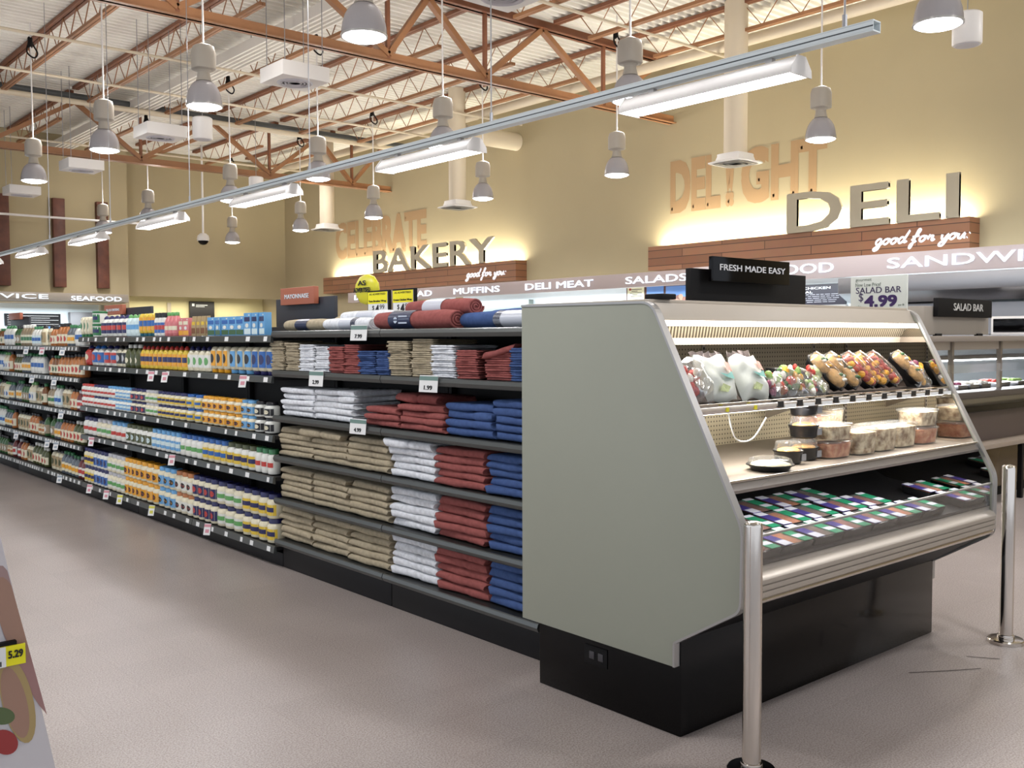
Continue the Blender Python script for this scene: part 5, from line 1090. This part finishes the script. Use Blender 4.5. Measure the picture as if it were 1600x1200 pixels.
# kitchen things seen above the salad bar
o = MB().box(11.9, 12.95, 3.2, 6.2, 1.50, 1.54).build('kitchen_shelf', STEEL, None, .004); tag(o, 'steel kitchen shelf behind the salad bar sign', 'shelf')
t = thing('microwave', 'pale microwave with dark window on the kitchen shelf', 'microwave', (12.2, 4.85, 1.54))
MB().box(12.1, 12.5, 4.68, 5.15, 1.54, 1.76).build('body', WHITEM, t, .01)
MB().box(12.09, 12.1, 4.76, 5.12, 1.57, 1.73).build('window', BLACKP, t, .003)
MB().box(12.075, 12.09, 4.70, 4.73, 1.57, 1.73).build('handle', ALU, t)
t = thing('countertop_oven', 'dark countertop oven beside the microwave', 'oven', (12.2, 4.35, 1.54))
MB().box(12.1, 12.5, 4.2, 4.6, 1.54, 1.8).build('body', M('dark_oven', (50, 50, 54), .3, .4), t, .01)
MB().box(12.09, 12.1, 4.24, 4.56, 1.58, 1.7).build('window', BLACKP, t); MB().tube([(12.08, 4.26, 1.74), (12.08, 4.54, 1.74)], .008, 8).build('handle', ALU, t)
o = MB().box(12.6, 12.96, 3.3, 6.9, 1.55, 1.95).build('back_panel', STEEL); o.name = 'steel_splashback'; tag(o, 'brushed steel splashback behind the microwave', 'panel')
for x0, y0, y1, lb in ((11.95, 4.0, 9.5, 'white-topped deli counter below the HOT FOOD header'), (11.95, 9.7, 19.5, 'long deli counter below the MUFFINS and SALADS header')):
    t = thing('deli_counter', lb, 'counter', (12, (y0+y1)/2, 0)); MB().box(11.7, 12.4, y0, y1, 0, .9).build('body', DB, t, .004); MB().box(11.65, 12.45, y0, y1, .9, .94).build('worktop', WHITEM, t, .006)

# ------------------------------------------------------------------ cardboard display at the left edge
t = thing('cardboard_display', 'tapered cardboard display with peach artwork at the lower left edge', 'display', (.2, 1.95, 0))
def ex(z): return .402+(1.2067-z)*.1837
p = MB().prism([(-.5, 0), (ex(0), 0), (ex(1.4), 1.4), (-.5, 1.4)], 'y', 1.75, 2.15).build('bin', M('white_printed_card', (196, 190, 192), .55), t, .004, 30)
def art(px):
    px = [(min(x, 88*(y-830)/370-1.5), y) for x, y in px]
    return [(.398+.000966*x+.00003*(y-1003)*0, 1.7492, 1.0237-.00107*(y-1003)) for x, y in px]
def ell(cx, cy, a, b_, rot, n=24): return [(cx+a*math.cos(q)*math.cos(rot)-b_*math.sin(q)*math.sin(rot), cy+a*math.cos(q)*math.sin(rot)+b_*math.sin(q)*math.cos(rot)) for q in (2*PI*i/n for i in range(n))]
g = MB()
for k, (pg, mi) in enumerate(((ell(30, 985, 105, 26, 1.28), 0), (ell(50, 1055, 85, 18, 1.22), 1), (ell(20, 970, 70, 20, 1.3), 2), (ell(24, 1100, 72, 24, 1.35), 3), (ell(20, 1102, 60, 18, 1.35), 2), (ell(-2, 1118, 22, 13, .4), 4), (ell(2, 1160, 24, 17, .8), 5))):
    g.add([(q[0], q[1]-.0003*k, q[2]) for q in art(pg)], [tuple(range(len(pg)))], mi)
g.build('peach_artwork', [M('pink_peach_print', (158, 130, 126), .5), M('rose_peach_print', (156, 116, 112), .5), M('orange_peach_print', (158, 122, 104), .5), M('yellow_outline_print', (168, 144, 96), .5), M('leaf_print', (86, 100, 62), .5), M('berry_print', (150, 52, 50), .5)], p, 0, 0)
t = thing('price_tag', 'yellow and white 5.29 shelf price tag on the cardboard display', 'price tag', (.4, 1.74, 1.0))
MB().box(.34, .432, 1.735, 1.738, .985, 1.018).build('card', MATS['bright_yellow_card'] if True else WHITEP, t)
MB().box(.34, .402, 1.7335, 1.735, .985, 1.018).build('white_half', WHITEP, t)
MB().box(.33, .42, 1.738, 1.7485, 1.012, 1.024).build('holder', BLACKM, t)
text('price_print', '5.29', BTEXT, t, (.4055, 1.7345, .9975), .0225, .013, R_NY, .001, .03)
g = MB()
for k in range(9): g.box(.345+.006*k, .345+.006*k+random.choice((.002, .004)), 1.733, 1.7335, .987, .995)
g.build('barcode', BTEXT, t, 0, 0)
# scuffs on the floor by the case
for i, (pp, lb) in enumerate((([(4.2, 2.12, .0008), (4.35, 2.02, .0008), (4.5, 1.93, .0008)], 'a'), ([(4.62, 2.05, .0008), (4.7, 1.93, .0008)], 'b'))):
    pa = smoothpath([tuple(q) for q in pp]); g = MB(); vs = []
    for k, q in enumerate(pa): vs += [(q[0]-.004, q[1]-.003, .0012), (q[0]+.004*(1+k % 2), q[1]+.003, .0012)]
    g.add(vs, [(2*k, 2*k+1, 2*k+3, 2*k+2) for k in range(len(pa)-1)]); g.build('scuff_mark', M('dark_scuff', (92, 82, 78), .6), bpy.data.objects['floor'], 0, 0)
